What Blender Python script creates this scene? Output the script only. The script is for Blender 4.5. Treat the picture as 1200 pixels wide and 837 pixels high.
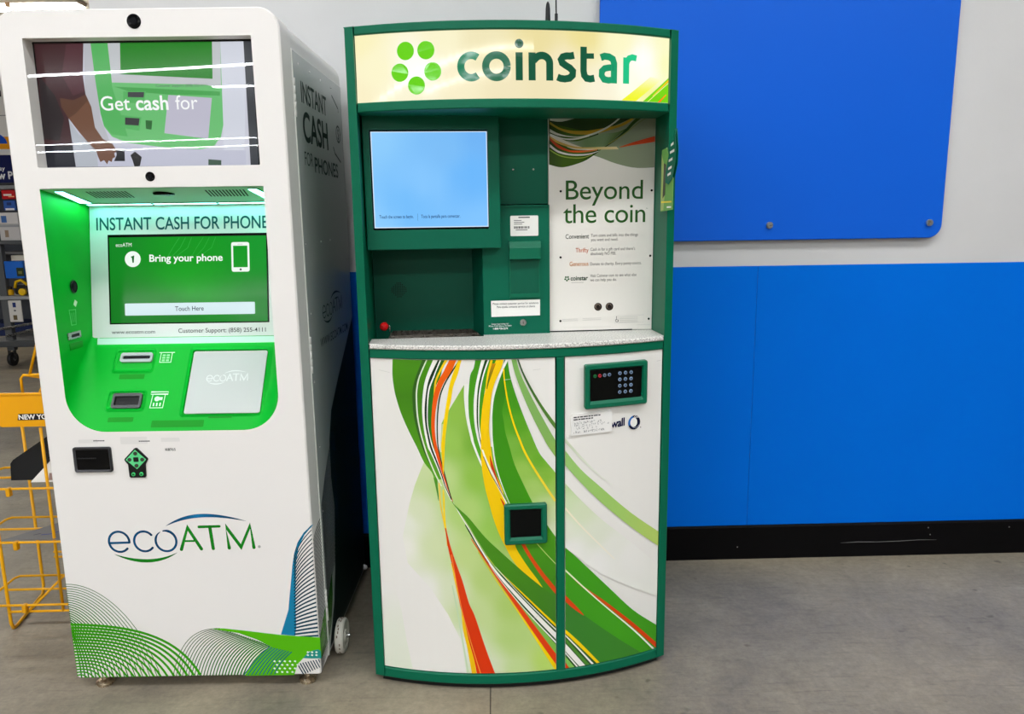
import bpy, bmesh, math, random
from mathutils import Vector, Matrix

# ------------------------------------------------------------------ scene, camera, light
for o in list(bpy.data.objects):
    bpy.data.objects.remove(o)
SC = bpy.context.scene
COL = SC.collection
PI = math.pi
random.seed(7)

cam_d = bpy.data.cameras.new('camera')
cam_d.sensor_fit = 'HORIZONTAL'
cam_d.sensor_width = 36.0
cam_d.lens = 26.505
cam_d.clip_start = 0.05
cam_d.clip_end = 200
cam = bpy.data.objects.new('camera', cam_d)
COL.objects.link(cam)
cam.matrix_world = Matrix((
    (0.99964308, 0.01754555, -0.02014603, 0.0),
    (-0.02296608, 0.179142, -0.98355513, 0.0),
    (-0.01364802, 0.98366676, 0.17948102, 1.35851),
    (0, 0, 0, 1)))
SC.camera = cam

SC.view_settings.view_transform = 'Standard'
SC.view_settings.look = 'None'
SC.view_settings.exposure = 0.0
SC.view_settings.gamma = 1.0
SC.view_settings.use_curve_mapping = False
SC.cycles.use_denoising = True
SC.cycles.max_bounces = 8
SC.cycles.sample_clamp_indirect = 6.0

WORLD_STRENGTH = 0.15          # the bright store hall beyond the modelled bay
LAMP_STRENGTH = 64.0           # fluorescent rows on the hall ceiling
LED_STRENGTH = 13.0             # white strips inside the phone kiosk
world = bpy.data.worlds.new('store_hall')
SC.world = world
world.use_nodes = True
wn = world.node_tree.nodes
wn['Background'].inputs[0].default_value = (0.93, 0.96, 1.0, 1)
wn['Background'].inputs[1].default_value = WORLD_STRENGTH


# ------------------------------------------------------------------ materials
def lin(c):
    out = []
    for v in c[:3]:
        v = v / 255.0
        out.append(v / 12.92 if v <= 0.04045 else ((v + 0.055) / 1.055) ** 2.4)
    return tuple(out)


def new_mat(name):
    m = bpy.data.materials.new(name)
    m.use_nodes = True
    return m, m.node_tree.nodes, m.node_tree.links, m.node_tree.nodes['Principled BSDF']


def attr_mat(name, rough, metallic=0.0, spec=0.5, emit=0.0, coat=0.0, grain=0.03, gscale=60, bump=0.0):
    """colour comes from the mesh's own paint attribute, with a fine procedural grain"""
    m, n, l, b = new_mat(name)
    a = n.new('ShaderNodeAttribute')
    a.attribute_name = 'Col'
    t = n.new('ShaderNodeTexCoord')
    no = n.new('ShaderNodeTexNoise')
    no.inputs['Scale'].default_value = gscale
    no.inputs['Detail'].default_value = 4
    l.new(t.outputs['Object'], no.inputs['Vector'])
    mp = n.new('ShaderNodeMapRange')
    mp.inputs['To Min'].default_value = max(0.02, rough - grain)
    mp.inputs['To Max'].default_value = rough + grain
    l.new(no.outputs['Fac'], mp.inputs['Value'])
    l.new(mp.outputs['Result'], b.inputs['Roughness'])
    b.inputs['Metallic'].default_value = metallic
    b.inputs['Specular IOR Level'].default_value = spec
    b.inputs['Coat Weight'].default_value = coat
    b.inputs['Coat Roughness'].default_value = 0.05
    if emit > 0:
        b.inputs['Base Color'].default_value = (0.01, 0.01, 0.01, 1)
        l.new(a.outputs['Color'], b.inputs['Emission Color'])
        b.inputs['Emission Strength'].default_value = emit
    else:
        l.new(a.outputs['Color'], b.inputs['Base Color'])
    if bump > 0:
        bp = n.new('ShaderNodeBump')
        bp.inputs['Strength'].default_value = bump
        bp.inputs['Distance'].default_value = 0.002
        l.new(no.outputs['Fac'], bp.inputs['Height'])
        l.new(bp.outputs['Normal'], b.inputs['Normal'])
    return m


M = {
    'paint': attr_mat('powder_coat', 0.42, spec=0.18, bump=0.02, gscale=300),
    'gloss': attr_mat('laminated_print', 0.25, spec=0.25, gscale=25),
    'matte': attr_mat('matte_print', 0.6, spec=0.25),
    'plastic': attr_mat('moulded_plastic', 0.35, spec=0.3, gscale=120),
    'black': attr_mat('black_glass', 0.15, spec=0.12),
    'metal': attr_mat('brushed_metal', 0.28, metallic=1.0, gscale=90, grain=0.08),
    'screen': attr_mat('lit_screen', 0.1, emit=1.0, spec=0.12, grain=0.02),
    'backlit': attr_mat('backlit_sign', 0.05, emit=1.0, spec=0.2, grain=0.02),
    'led': attr_mat('led_strip', 0.5, emit=LED_STRENGTH),
    'recess': attr_mat('green_moulding', 0.45, spec=0.15, gscale=120),
    'ledge': attr_mat('led_ledge', 0.5, emit=LED_STRENGTH * 0.22),
    'lamp': attr_mat('fluorescent_tube', 0.5, emit=LAMP_STRENGTH),
}


def glass_mat():
    m, n, l, b = new_mat('window_glass')
    n.remove(b)
    out = n['Material Output']
    tr = n.new('ShaderNodeBsdfTransparent')
    gl = n.new('ShaderNodeBsdfGlossy')
    gl.inputs['Roughness'].default_value = 0.01
    fr = n.new('ShaderNodeFresnel')
    no = n.new('ShaderNodeTexNoise')
    no.inputs['Scale'].default_value = 3.0
    t = n.new('ShaderNodeTexCoord')
    bp = n.new('ShaderNodeBump')
    bp.inputs['Strength'].default_value = 0.02
    bp.inputs['Distance'].default_value = 0.01
    l.new(t.outputs['Object'], no.inputs['Vector'])
    l.new(no.outputs['Fac'], bp.inputs['Height'])
    l.new(bp.outputs['Normal'], gl.inputs['Normal'])
    fr.inputs['IOR'].default_value = 1.5
    mx = n.new('ShaderNodeMixShader')
    l.new(fr.outputs['Fac'], mx.inputs['Fac'])
    l.new(tr.outputs['BSDF'], mx.inputs[1])
    l.new(gl.outputs['BSDF'], mx.inputs[2])
    l.new(mx.outputs['Shader'], out.inputs['Surface'])
    return m


M['glass'] = glass_mat()


def wall_mat(name, c, rough=0.5, speck=0.04, bump=0.06, spec=0.3):
    m, n, l, b = new_mat(name)
    t = n.new('ShaderNodeTexCoord')
    n1 = n.new('ShaderNodeTexNoise')
    n1.inputs['Scale'].default_value = 2.2
    n1.inputs['Detail'].default_value = 6
    n2 = n.new('ShaderNodeTexNoise')
    n2.inputs['Scale'].default_value = 180
    l.new(t.outputs['Object'], n1.inputs['Vector'])
    l.new(t.outputs['Object'], n2.inputs['Vector'])
    rp = n.new('ShaderNodeValToRGB')
    cl = lin(c)
    rp.color_ramp.elements[0].color = tuple(v * (1 - speck) for v in cl) + (1,)
    rp.color_ramp.elements[1].color = tuple(min(1, v * (1 + speck)) for v in cl) + (1,)
    rp.color_ramp.elements[0].position = 0.3
    rp.color_ramp.elements[1].position = 0.7
    l.new(n1.outputs['Fac'], rp.inputs['Fac'])
    l.new(rp.outputs['Color'], b.inputs['Base Color'])
    bp = n.new('ShaderNodeBump')
    bp.inputs['Strength'].default_value = bump
    bp.inputs['Distance'].default_value = 0.003
    l.new(n2.outputs['Fac'], bp.inputs['Height'])
    l.new(bp.outputs['Normal'], b.inputs['Normal'])
    b.inputs['Roughness'].default_value = rough
    b.inputs['Specular IOR Level'].default_value = spec
    return m


def concrete_mat():
    m, n, l, b = new_mat('polished_concrete')
    t = n.new('ShaderNodeTexCoord')

    def noise(scale, detail=6, rough=0.6, dist=0.0, stretch=None, rot=0.0):
        x = n.new('ShaderNodeTexNoise')
        x.inputs['Scale'].default_value = scale
        x.inputs['Detail'].default_value = detail
        x.inputs['Roughness'].default_value = rough
        x.inputs['Distortion'].default_value = dist
        if stretch:
            mp = n.new('ShaderNodeMapping')
            mp.inputs['Scale'].default_value = stretch
            mp.inputs['Rotation'].default_value = (0, 0, rot)
            l.new(t.outputs['Object'], mp.inputs['Vector'])
            l.new(mp.outputs['Vector'], x.inputs['Vector'])
        else:
            l.new(t.outputs['Object'], x.inputs['Vector'])
        return x

    def ramp(src, stops):
        r = n.new('ShaderNodeValToRGB')
        e = r.color_ramp.elements
        while len(e) < len(stops):
            e.new(0.5)
        for i, (p, c) in enumerate(stops):
            e[i].position = p
            e[i].color = (c[0], c[1], c[2], 1)
        l.new(src, r.inputs['Fac'])
        return r

    def mix(mode, fac, a, bb):
        x = n.new('ShaderNodeMix')
        x.data_type = 'RGBA'
        x.blend_type = mode
        x.inputs[0].default_value = fac
        l.new(a, x.inputs[6])
        l.new(bb, x.inputs[7])
        return x.outputs[2]

    big = ramp(noise(1.1, 8, 0.62, 0.6).outputs['Fac'],
               [(0.34, lin((122, 114, 103))), (0.5, lin((146, 136, 119))), (0.66, lin((164, 151, 129)))])
    mid = ramp(noise(6.5, 8, 0.7, 0.8).outputs['Fac'], [(0.32, (0.80, 0.80, 0.80)), (0.66, (1.07, 1.07, 1.05))])
    fine = ramp(noise(48, 8, 0.8).outputs['Fac'], [(0.3, (0.74, 0.74, 0.74)), (0.7, (1.14, 1.14, 1.14))])
    scuff = ramp(noise(9, 6, 0.75, 0.5, (0.6, 7.0, 1), 0.5).outputs['Fac'],
                 [(0.32, (0.70, 0.70, 0.70)), (0.46, (1, 1, 1)), (0.62, (1.0, 1.0, 1.0)), (0.74, (1.22, 1.22, 1.24))])
    spots = ramp(noise(13, 2, 0.5).outputs['Fac'], [(0.24, (0.42, 0.40, 0.38)), (0.30, (1, 1, 1))])
    c = mix('MULTIPLY', 1.0, big.outputs['Color'], mid.outputs['Color'])
    c = mix('MULTIPLY', 1.0, c, fine.outputs['Color'])
    c = mix('MULTIPLY', 0.8, c, scuff.outputs['Color'])
    c = mix('MULTIPLY', 0.75, c, spots.outputs['Color'])
    l.new(c, b.inputs['Base Color'])
    rr = n.new('ShaderNodeMapRange')
    rr.inputs['To Min'].default_value = 0.3
    rr.inputs['To Max'].default_value = 0.62
    l.new(noise(4, 6, 0.7).outputs['Fac'], rr.inputs['Value'])
    l.new(rr.outputs['Result'], b.inputs['Roughness'])
    bp = n.new('ShaderNodeBump')
    bp.inputs['Strength'].default_value = 0.12
    bp.inputs['Distance'].default_value = 0.004
    l.new(noise(45, 6, 0.7).outputs['Fac'], bp.inputs['Height'])
    l.new(bp.outputs['Normal'], b.inputs['Normal'])
    b.inputs['Specular IOR Level'].default_value = 0.35
    return m


def granite_mat():
    m, n, l, b = new_mat('speckled_laminate')
    t = n.new('ShaderNodeTexCoord')
    v = n.new('ShaderNodeTexNoise')
    v.inputs['Scale'].default_value = 260
    v.inputs['Detail'].default_value = 3
    l.new(t.outputs['Object'], v.inputs['Vector'])
    r = n.new('ShaderNodeValToRGB')
    e = r.color_ramp.elements
    e[0].position = 0.36
    e[0].color = lin((158, 154, 150)) + (1,)
    e[1].position = 0.5
    e[1].color = lin((216, 213, 206)) + (1,)
    x = e.new(0.66)
    x.color = lin((236, 234, 228)) + (1,)
    l.new(v.outputs['Fac'], r.inputs['Fac'])
    l.new(r.outputs['Color'], b.inputs['Base Color'])
    b.inputs['Roughness'].default_value = 0.35
    return m


M['granite'] = granite_mat()


# ------------------------------------------------------------------ mesh helpers
class MB:
    """collects polygons (with a paint colour per vertex) and links them as ONE mesh object"""

    def __init__(self, col=(200, 200, 200), mat='paint'):
        self.v, self.c, self.f, self.m, self.s = [], [], [], [], []
        self.col = lin(col)
        self.mats = []
        self.mat = mat

    def mi(self, mat):
        mat = mat or self.mat
        if mat not in self.mats:
            self.mats.append(mat)
        return self.mats.index(mat)

    def face(self, pts, col=None, mat=None, smooth=False):
        c = self.col if col is None else lin(col)
        k = len(self.v)
        self.v += [tuple(p) for p in pts]
        self.c += [c] * len(pts)
        self.f.append(tuple(range(k, k + len(pts))))
        self.m.append(self.mi(mat))
        self.s.append(smooth)

    def facec(self, pts, cols, mat=None):
        k = len(self.v)
        self.v += [tuple(p) for p in pts]
        self.c += [tuple(x) for x in cols]
        self.f.append(tuple(range(k, k + len(pts))))
        self.m.append(self.mi(mat))
        self.s.append(False)

    def mesh(self, verts, faces, col=None, mat=None, smooth=False, fn=None):
        c = self.col if col is None else lin(col)
        k = len(self.v)
        self.v += [tuple(fn(p)) if fn else tuple(p) for p in verts]
        self.c += [c] * len(verts)
        i = self.mi(mat)
        for f in faces:
            self.f.append(tuple(k + q for q in f))
            self.m.append(i)
            self.s.append(smooth)

    def bm(self, bm, col=None, mat=None, smooth=False, fn=None):
        bm.verts.ensure_lookup_table()
        bm.verts.index_update()
        self.mesh([v.co[:] for v in bm.verts], [[v.index for v in f.verts] for f in bm.faces], col, mat, smooth, fn)
        bm.free()

    def box(self, x0, x1, y0, y1, z0, z1, col=None, mat=None, bevel=0.0, seg=2, fn=None):
        b = bmesh.new()
        bmesh.ops.create_cube(b, size=1.0)
        for v in b.verts:
            v.co = Vector(((x0 + x1) / 2 + v.co.x * (x1 - x0), (y0 + y1) / 2 + v.co.y * (y1 - y0),
                           (z0 + z1) / 2 + v.co.z * (z1 - z0)))
        if bevel > 0:
            bmesh.ops.bevel(b, geom=list(b.edges), offset=bevel, segments=seg, affect='EDGES', profile=0.5)
        self.bm(b, col, mat, False, fn)

    def prism(self, poly, y0, y1, col=None, mat=None, fn=None, caps=(True, True)):
        """poly in (x,z), extruded along y"""
        n = len(poly)
        vs = [(x, y0, z) for x, z in poly] + [(x, y1, z) for x, z in poly]
        fs = [(i, (i + 1) % n, n + (i + 1) % n, n + i) for i in range(n)]
        if caps[0]:
            fs.append(tuple(range(n))[::-1])
        if caps[1]:
            fs.append(tuple(range(n, 2 * n)))
        self.mesh(vs, fs, col, mat, False, fn)

    def tube(self, path, r, seg=8, closed=False, col=None, mat=None, fn=None):
        pts = [Vector(p) for p in path]
        n = len(pts)
        rings = []
        prev = None
        for i, p in enumerate(pts):
            a = pts[(i - 1) % n] if (closed or i > 0) else p
            b = pts[(i + 1) % n] if (closed or i < n - 1) else p
            t = (b - a).normalized()
            if prev is None:
                up = Vector((0, 0, 1)) if abs(t.z) < 0.9 else Vector((1, 0, 0))
                s = t.cross(up).normalized()
            else:
                s = (prev - t * prev.dot(t)).normalized()
            prev = s
            w = t.cross(s)
            rr = r[i] if isinstance(r, (list, tuple)) else r
            rings.append([p + s * rr * math.cos(2 * PI * k / seg) + w * rr * math.sin(2 * PI * k / seg) for k in range(seg)])
        vs = [tuple(q) for ring in rings for q in ring]
        fs = []
        for i in range(n if closed else n - 1):
            j = (i + 1) % n
            for k in range(seg):
                k2 = (k + 1) % seg
                fs.append((i * seg + k, i * seg + k2, j * seg + k2, j * seg + k))
        if not closed:
            fs.append(tuple(range(seg))[::-1])
            fs.append(tuple((n - 1) * seg + k for k in range(seg)))
        self.mesh(vs, fs, col, mat, True, fn)

    def lathe(self, prof, centre, axis='y', seg=28, col=None, mat=None, fn=None):
        """prof: (radius, along axis)"""
        vs, fs = [], []
        cx, cy, cz = centre
        for r, a in prof:
            for k in range(seg):
                q = 2 * PI * k / seg
                c, s = r * math.cos(q), r * math.sin(q)
                vs.append({'y': (cx + c, cy + a, cz + s), 'x': (cx + a, cy + c, cz + s), 'z': (cx + c, cy + s, cz + a)}[axis])
        m = len(prof)
        for i in range(m - 1):
            for k in range(seg):
                k2 = (k + 1) % seg
                fs.append((i * seg + k, i * seg + k2, (i + 1) * seg + k2, (i + 1) * seg + k))
        fs.append(tuple(range(seg)))
        fs.append(tuple((m - 1) * seg + k for k in range(seg))[::-1])
        self.mesh(vs, fs, col, mat, False, fn)

    def build(self, name, parent=None, loc=None, label=None):
        me = bpy.data.meshes.new(name)
        me.from_pydata(self.v, [], self.f)
        for k in self.mats:
            me.materials.append(M[k] if isinstance(k, str) else k)
        me.polygons.foreach_set('material_index', self.m)
        me.polygons.foreach_set('use_smooth', self.s)
        at = me.color_attributes.new('Col', 'FLOAT_COLOR', 'POINT')
        flat = []
        for c in self.c:
            flat += [c[0], c[1], c[2], 1.0]
        at.data.foreach_set('color', flat)
        me.validate()
        me.update()
        b = bmesh.new()
        b.from_mesh(me)
        bmesh.ops.recalc_face_normals(b, faces=b.faces)
        b.to_mesh(me)
        b.free()
        o = bpy.data.objects.new(name, me)
        COL.objects.link(o)
        if parent:
            o.parent = parent
        if loc:
            o.location = loc
        if label:
            o['label'] = label
        return o


def thing(name, label, cat, loc=(0, 0, 0), rz=0.0, group=None):
    o = bpy.data.objects.new(name, None)
    o.empty_display_size = 0.1
    COL.objects.link(o)
    o.location = loc
    o.rotation_euler = (0, 0, rz)
    return tag(o, label, cat, group)


def tag(o, label, cat, group=None, kind=None):
    o['label'] = label
    o['category'] = cat
    if group:
        o['group'] = group
    if kind:
        o['kind'] = kind
    return o


def struct(o):
    o['kind'] = 'structure'
    return o


def rrect(x0, x1, z0, z1, r, seg=8):
    """counter-clockwise outline; r = radius or (bl, br, tr, tl)"""
    if not isinstance(r, (tuple, list)):
        r = (r,) * 4
    pts = []
    for (cx, cz, a0, rr) in ((x0, z0, PI, r[0]), (x1, z0, 1.5 * PI, r[1]), (x1, z1, 0, r[2]), (x0, z1, 0.5 * PI, r[3])):
        ox = cx + (rr if cx == x0 else -rr)
        oz = cz + (rr if cz == z0 else -rr)
        if rr < 1e-5:
            pts.append((cx, cz))
            continue
        for k in range(seg + 1):
            a = a0 + 0.5 * PI * k / seg
            pts.append((ox + rr * math.cos(a), oz + rr * math.sin(a)))
    return pts


def plate(mb, outer, holes, y, col=None, mat=None, fn=None):
    """flat face in the plane y with real holes"""
    b = bmesh.new()
    edges = []
    for loop in [outer] + holes:
        vs = [b.verts.new((x, y, z)) for x, z in loop]
        for i in range(len(vs)):
            edges.append(b.edges.new((vs[i], vs[(i + 1) % len(vs)])))
    bmesh.ops.triangle_fill(b, use_beauty=True, use_dissolve=False, edges=edges)
    mb.bm(b, col, mat, False, fn)


def ring(mb, a, b, ya, yb, col=None, mat=None, fn=None, smooth=False):
    """strip between two outlines of equal length"""
    n = len(a)
    vs = [(x, ya, z) for x, z in a] + [(x, yb, z) for x, z in b]
    mb.mesh(vs, [(i, (i + 1) % n, n + (i + 1) % n, n + i) for i in range(n)], col, mat, smooth, fn)


_glyphs = {}


def text_polys(s, bold=0.0, lsp=1.0):
    key = (s, bold, lsp)
    if key not in _glyphs:
        cu = bpy.data.curves.new('t', 'FONT')
        cu.body = s
        cu.size = 1.0
        cu.offset = bold
        cu.space_character = lsp
        cu.resolution_u = 6
        cu.fill_mode = 'BOTH'
        ob = bpy.data.objects.new('t', cu)
        COL.objects.link(ob)
        dg = bpy.context.evaluated_depsgraph_get()
        me = bpy.data.meshes.new_from_object(ob.evaluated_get(dg), depsgraph=dg)
        vs = [tuple(v.co) for v in me.vertices]
        fs = [tuple(p.vertices) for p in me.polygons]
        bpy.data.objects.remove(ob)
        bpy.data.curves.remove(cu)
        bpy.data.meshes.remove(me)
        _glyphs[key] = (vs, fs)
    return _glyphs[key]


CAP = None


def text(mb, s, x0, x1, z, cap=None, col=(20, 20, 20), mat=None, fn=None, bold=0.0, lsp=1.0, slope=0.0):
    """lettering from x0 to x1 on baseline z; cap = height of a capital; fn maps (x, z) to 3-D"""
    global CAP
    if CAP is None:
        hv = text_polys('H')[0]
        CAP = max(v[1] for v in hv)
    vs, fs = text_polys(s, bold, lsp)
    a = min(v[0] for v in vs)
    w = max(v[0] for v in vs) - a
    kx = (x1 - x0) / w
    kz = kx if cap is None else cap / CAP
    mb.mesh([fn(x0 + (v[0] - a) * kx, z + v[1] * kz + slope * (v[0] - a) * kx) for v in vs], fs, col, mat)


def stroke(mb, pts, w, fn, col, mat=None, caps='round', closed=False, cols=None):
    """a drawn line of width w (number or per-point list) in the (x, z) plane of fn"""
    n = len(pts)
    L, R = [], []
    for i, (x, z) in enumerate(pts):
        a = pts[(i - 1) % n] if (closed or i > 0) else pts[i]
        b = pts[(i + 1) % n] if (closed or i < n - 1) else pts[i]
        dx, dz = b[0] - a[0], b[1] - a[1]
        d = math.hypot(dx, dz) or 1.0
        k = 1.0
        if 0 < i < n - 1 or closed:
            d1 = (x - a[0], z - a[1])
            l1 = math.hypot(*d1) or 1.0
            cosh = max(0.5, (d1[0] * dx + d1[1] * dz) / (l1 * d))
            k = 1.0 / cosh
        ww = (w[i] if isinstance(w, (list, tuple)) else w) / 2 * k
        L.append((x - dz / d * ww, z + dx / d * ww))
        R.append((x + dz / d * ww, z - dx / d * ww))
    for i in range(n if closed else n - 1):
        j = (i + 1) % n
        q = [fn(*L[i]), fn(*R[i]), fn(*R[j]), fn(*L[j])]
        if cols:
            ca, cb = lin(cols[i]), lin(cols[j])
            mb.facec(q, [ca, ca, cb, cb], mat)
        else:
            mb.face(q, col, mat)
    if caps == 'round' and not closed:
        for i in (0, n - 1):
            ww = (w[i] if isinstance(w, (list, tuple)) else w) / 2
            if ww > 1e-5:
                x, z = pts[i]
                mb.face([fn(x + ww * math.cos(2 * PI * k / 14), z + ww * math.sin(2 * PI * k / 14)) for k in range(14)],
                        cols[i] if cols else col, mat)


def arc_pts(cx, cz, rx, rz, a0, a1, n=20):
    return [(cx + rx * math.cos(math.radians(a0 + (a1 - a0) * k / n)), cz + rz * math.sin(math.radians(a0 + (a1 - a0) * k / n)))
            for k in range(n + 1)]


def disc(mb, cx, cz, rx, fn, col, mat=None, rz=None, n=24):
    rz = rx if rz is None else rz
    mb.face([fn(cx + rx * math.cos(2 * PI * k / n), cz + rz * math.sin(2 * PI * k / n)) for k in range(n)], col, mat)


def rect(mb, x0, x1, z0, z1, fn, col, mat=None, r=0.0):
    mb.face([fn(x, z) for x, z in rrect(x0, x1, z0, z1, r, 4)], col, mat)


def fill(mb, poly, fn, col, mat=None):
    """fills a concave outline"""
    b = bmesh.new()
    vs = [b.verts.new((x, 0, z)) for x, z in poly]
    es = [b.edges.new((vs[i], vs[(i + 1) % len(vs)])) for i in range(len(vs))]
    bmesh.ops.triangle_fill(b, use_beauty=True, use_dissolve=False, edges=es)
    mb.bm(b, col, mat, False, lambda p: fn(p[0], p[2]))


def mixc(stops, t):
    if len(stops) == 1:
        return stops[0]
    q = max(0.0, min(0.9999, t)) * (len(stops) - 1)
    i = int(q)
    f = q - i
    return tuple(stops[i][k] * (1 - f) + stops[i + 1][k] * f for k in range(3))


def catmull(pts, sub=4):
    out = []
    n = len(pts)
    for i in range(n - 1):
        p0 = pts[max(0, i - 1)]
        p1, p2 = pts[i], pts[i + 1]
        p3 = pts[min(n - 1, i + 2)]
        for s in range(sub):
            t = s / sub
            out.append(tuple(0.5 * (2 * b + (c - a) * t + (2 * a - 5 * b + 4 * c - d) * t * t + (3 * b - a - 3 * c + d) * t ** 3)
                             for a, b, c, d in zip(p0, p1, p2, p3)))
    out.append(pts[-1])
    return out


def clip(poly, x0, x1, z0, z1):
    """poly: (x, z, r, g, b); clipped to a rectangle"""
    for ax, lim, sg in ((0, x0, 1), (0, x1, -1), (1, z0, 1), (1, z1, -1)):
        out = []
        for i in range(len(poly)):
            a, b = poly[i], poly[(i + 1) % len(poly)]
            da, db = (a[ax] - lim) * sg, (b[ax] - lim) * sg
            if da >= 0:
                out.append(a)
            if (da >= 0) != (db >= 0):
                t = da / (da - db)
                out.append(tuple(p + (q - p) * t for p, q in zip(a, b)))
        poly = out
        if len(poly) < 3:
            return []
    return poly


def ribbon(mb, pairs, colfn, fn, bounds, smooth=True, cell=0.010, mat=None, sub=4):
    """printed band between two edges, clipped to its panel; colfn(x, z, t) gives its ink"""
    pr = catmull(pairs, sub) if smooth else pairs
    if not smooth:
        pr2 = []
        for a, b in zip(pr[:-1], pr[1:]):
            pr2 += [tuple(p + (q - p) * k / 4 for p, q in zip(a, b)) for k in range(4)]
        pr = pr2 + [pr[-1]]
    fine = [pr[0]]
    for a, b in zip(pr[:-1], pr[1:]):
        q = max(abs(a[0] - b[0]), abs(a[2] - b[2]))
        k = max(1, int(math.ceil(q / cell)))
        fine += [tuple(u + (w - u) * (i + 1) / k for u, w in zip(a, b)) for i in range(k)]
    pr = fine
    n = len(pr)
    for i in range(n - 1):
        a, b = pr[i], pr[i + 1]
        wid = max(math.hypot(a[2] - a[0], a[3] - a[1]), math.hypot(b[2] - b[0], b[3] - b[1]))
        k = max(1, int(math.ceil(wid / cell)))
        for j in range(k):
            q = []
            for (e, s, t) in ((a, j / k, i), (a, (j + 1) / k, i), (b, (j + 1) / k, i + 1), (b, j / k, i + 1)):
                x = e[0] + (e[2] - e[0]) * s
                z = e[1] + (e[3] - e[1]) * s
                q.append((x, z) + tuple(lin(colfn(x, z, t / (n - 1)))))
            q = clip(q, *bounds)
            if len(q) >= 3:
                mb.facec([fn(p[0], p[1]) for p in q], [p[2:5] for p in q], mat)


def idw(pts):
    def f(x, z, t):
        w = 0.0
        c = [0.0, 0.0, 0.0]
        for px, pz, r, g, b in pts:
            d = ((x - px) ** 2 + (z - pz) ** 2 + 1e-4) ** -1.6
            w += d
            c[0] += r * d
            c[1] += g * d
            c[2] += b * d
        return tuple(v / w for v in c)
    return f


def bez(P, t):
    a = (1 - t) ** 3
    b = 3 * t * (1 - t) ** 2
    c = 3 * t * t * (1 - t)
    d = t ** 3
    return (a * P[0][0] + b * P[1][0] + c * P[2][0] + d * P[3][0], a * P[0][1] + b * P[1][1] + c * P[2][1] + d * P[3][1])


# ------------------------------------------------------------------ the place
WALL_Y = 2.8361
WALL_X0 = -1.398            # the wall ends here, the sales floor opens to its left
CEIL_Z = 5.0


def world_box(name, x0, x1, y0, y1, z0, z1, mat, bevel=0.0):
    b = MB(mat=mat)
    b.box(x0, x1, y0, y1, z0, z1, bevel=bevel)
    return b.build(name)


M['concrete'] = concrete_mat()
M['wall_grey'] = wall_mat('grey_wall_paint', (200, 199, 198), 0.55)
M['wall_blue'] = wall_mat('blue_wall_paint', (0, 104, 212), 0.55, 0.02, 0.04, 0.04)
M['board_blue'] = wall_mat('blue_board_face', (16, 92, 206), 0.36, 0.015, 0.03, 0.12)
M['baseboard'] = wall_mat('black_rubber', (11, 10, 11), 0.5, 0.2, 0.1, 0.06)
M['ceiling'] = wall_mat('ceiling_deck', (190, 182, 170), 0.8)
M['far_wall'] = wall_mat('pale_far_wall', (200, 196, 190), 0.7)

fl = MB(mat='concrete')
fl.box(-26, 14, -34, 24, -0.12, 0.0)
# saw-cut joint running out from under the coin machine
struct(fl.build('floor'))
j = MB((52, 47, 42), 'matte')
j.box(-0.0368, -0.0338, -6.0, 2.09, -0.004, 0.0006)
struct(j.build('trim_3'))
struct(world_box('ceiling', -26, 14, -34, 24, CEIL_Z, CEIL_Z + 0.12, 'ceiling'))
struct(world_box('wall_back', WALL_X0, 9.0, WALL_Y, WALL_Y + 0.2, 0, CEIL_Z, 'wall_grey'))
struct(world_box('wall_far', -26, WALL_X0, 18.0, 18.2, 0, CEIL_Z, 'far_wall'))
struct(world_box('trim_1', WALL_X0, 0.989, WALL_Y - 0.004, WALL_Y + 0.02, 0.13, 1.1737, 'wall_blue'))
struct(world_box('trim_2', 0.9905, 9.0, WALL_Y - 0.004, WALL_Y + 0.02, 0.13, 1.1737, 'wall_blue'))
bb = MB(mat='baseboard')
bb.prism([(0, 0), (0, 0.14), (0.006, 0.14), (0.012, 0.134), (0.012, 0.0)], WALL_X0, 9.0,
         fn=lambda p: (p[1], WALL_Y - 0.004 - p[0], p[2]))
# scuff and screw marks along its face
for (x, z, w, h) in ((0.62, 0.10, .004, .004), (0.95, 0.05, .004, .004), (1.72, 0.115, .004, .004), (1.73, 0.085, .004, .004),
                     (2.05, 0.11, .004, .004)):
    bb.box(x, x + w, WALL_Y - 0.0175, WALL_Y - 0.015, z, z + h, (120, 118, 116), 'matte')
stroke(bb, [(1.37, 0.060), (1.44, 0.0625), (1.52, 0.0605), (1.60, 0.0620), (1.69, 0.0655), (1.76, 0.0640)], [.0008, .003, .0022, .0026, .0018, .0008],
       lambda x, z: (x, WALL_Y - 0.0166, z), (112, 110, 110), 'matte', caps='butt')
struct(bb.build('baseboard_back'))

# fluorescent rows on the ceiling: light the bay and mirror in the kiosk glass
ROWS = [(-0.4, -8.5, 4.6), (-5.2, -12, 8.0), (-13.0, -15, 4.0), (-15.6, -8.3, 2.5), (-27.0, -24.0, 0.0), (-30.0, -25.0, -6.0)]
for i, (y0, xa, xb) in enumerate(ROWS):
    t = thing('ceiling_light', 'long fluorescent tube row hung under the store ceiling in front of the kiosks', 'ceiling light',
              (0, y0, CEIL_Z), 0.17, 'fluorescent rows over the sales floor')
    h = MB((235, 235, 232), 'matte')
    h.box(xa, xb, -0.09, 0.09, -0.05, 0.0)
    h.build('housing', t)
    d = MB((246, 250, 254), 'lamp')
    x = xa
    while x < xb - 0.2:
        d.box(x + 0.03, min(x + 2.4, xb) - 0.03, -0.075, 0.075, -0.075, -0.051)
        x += 2.4
    d.build('tube', t)
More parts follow.
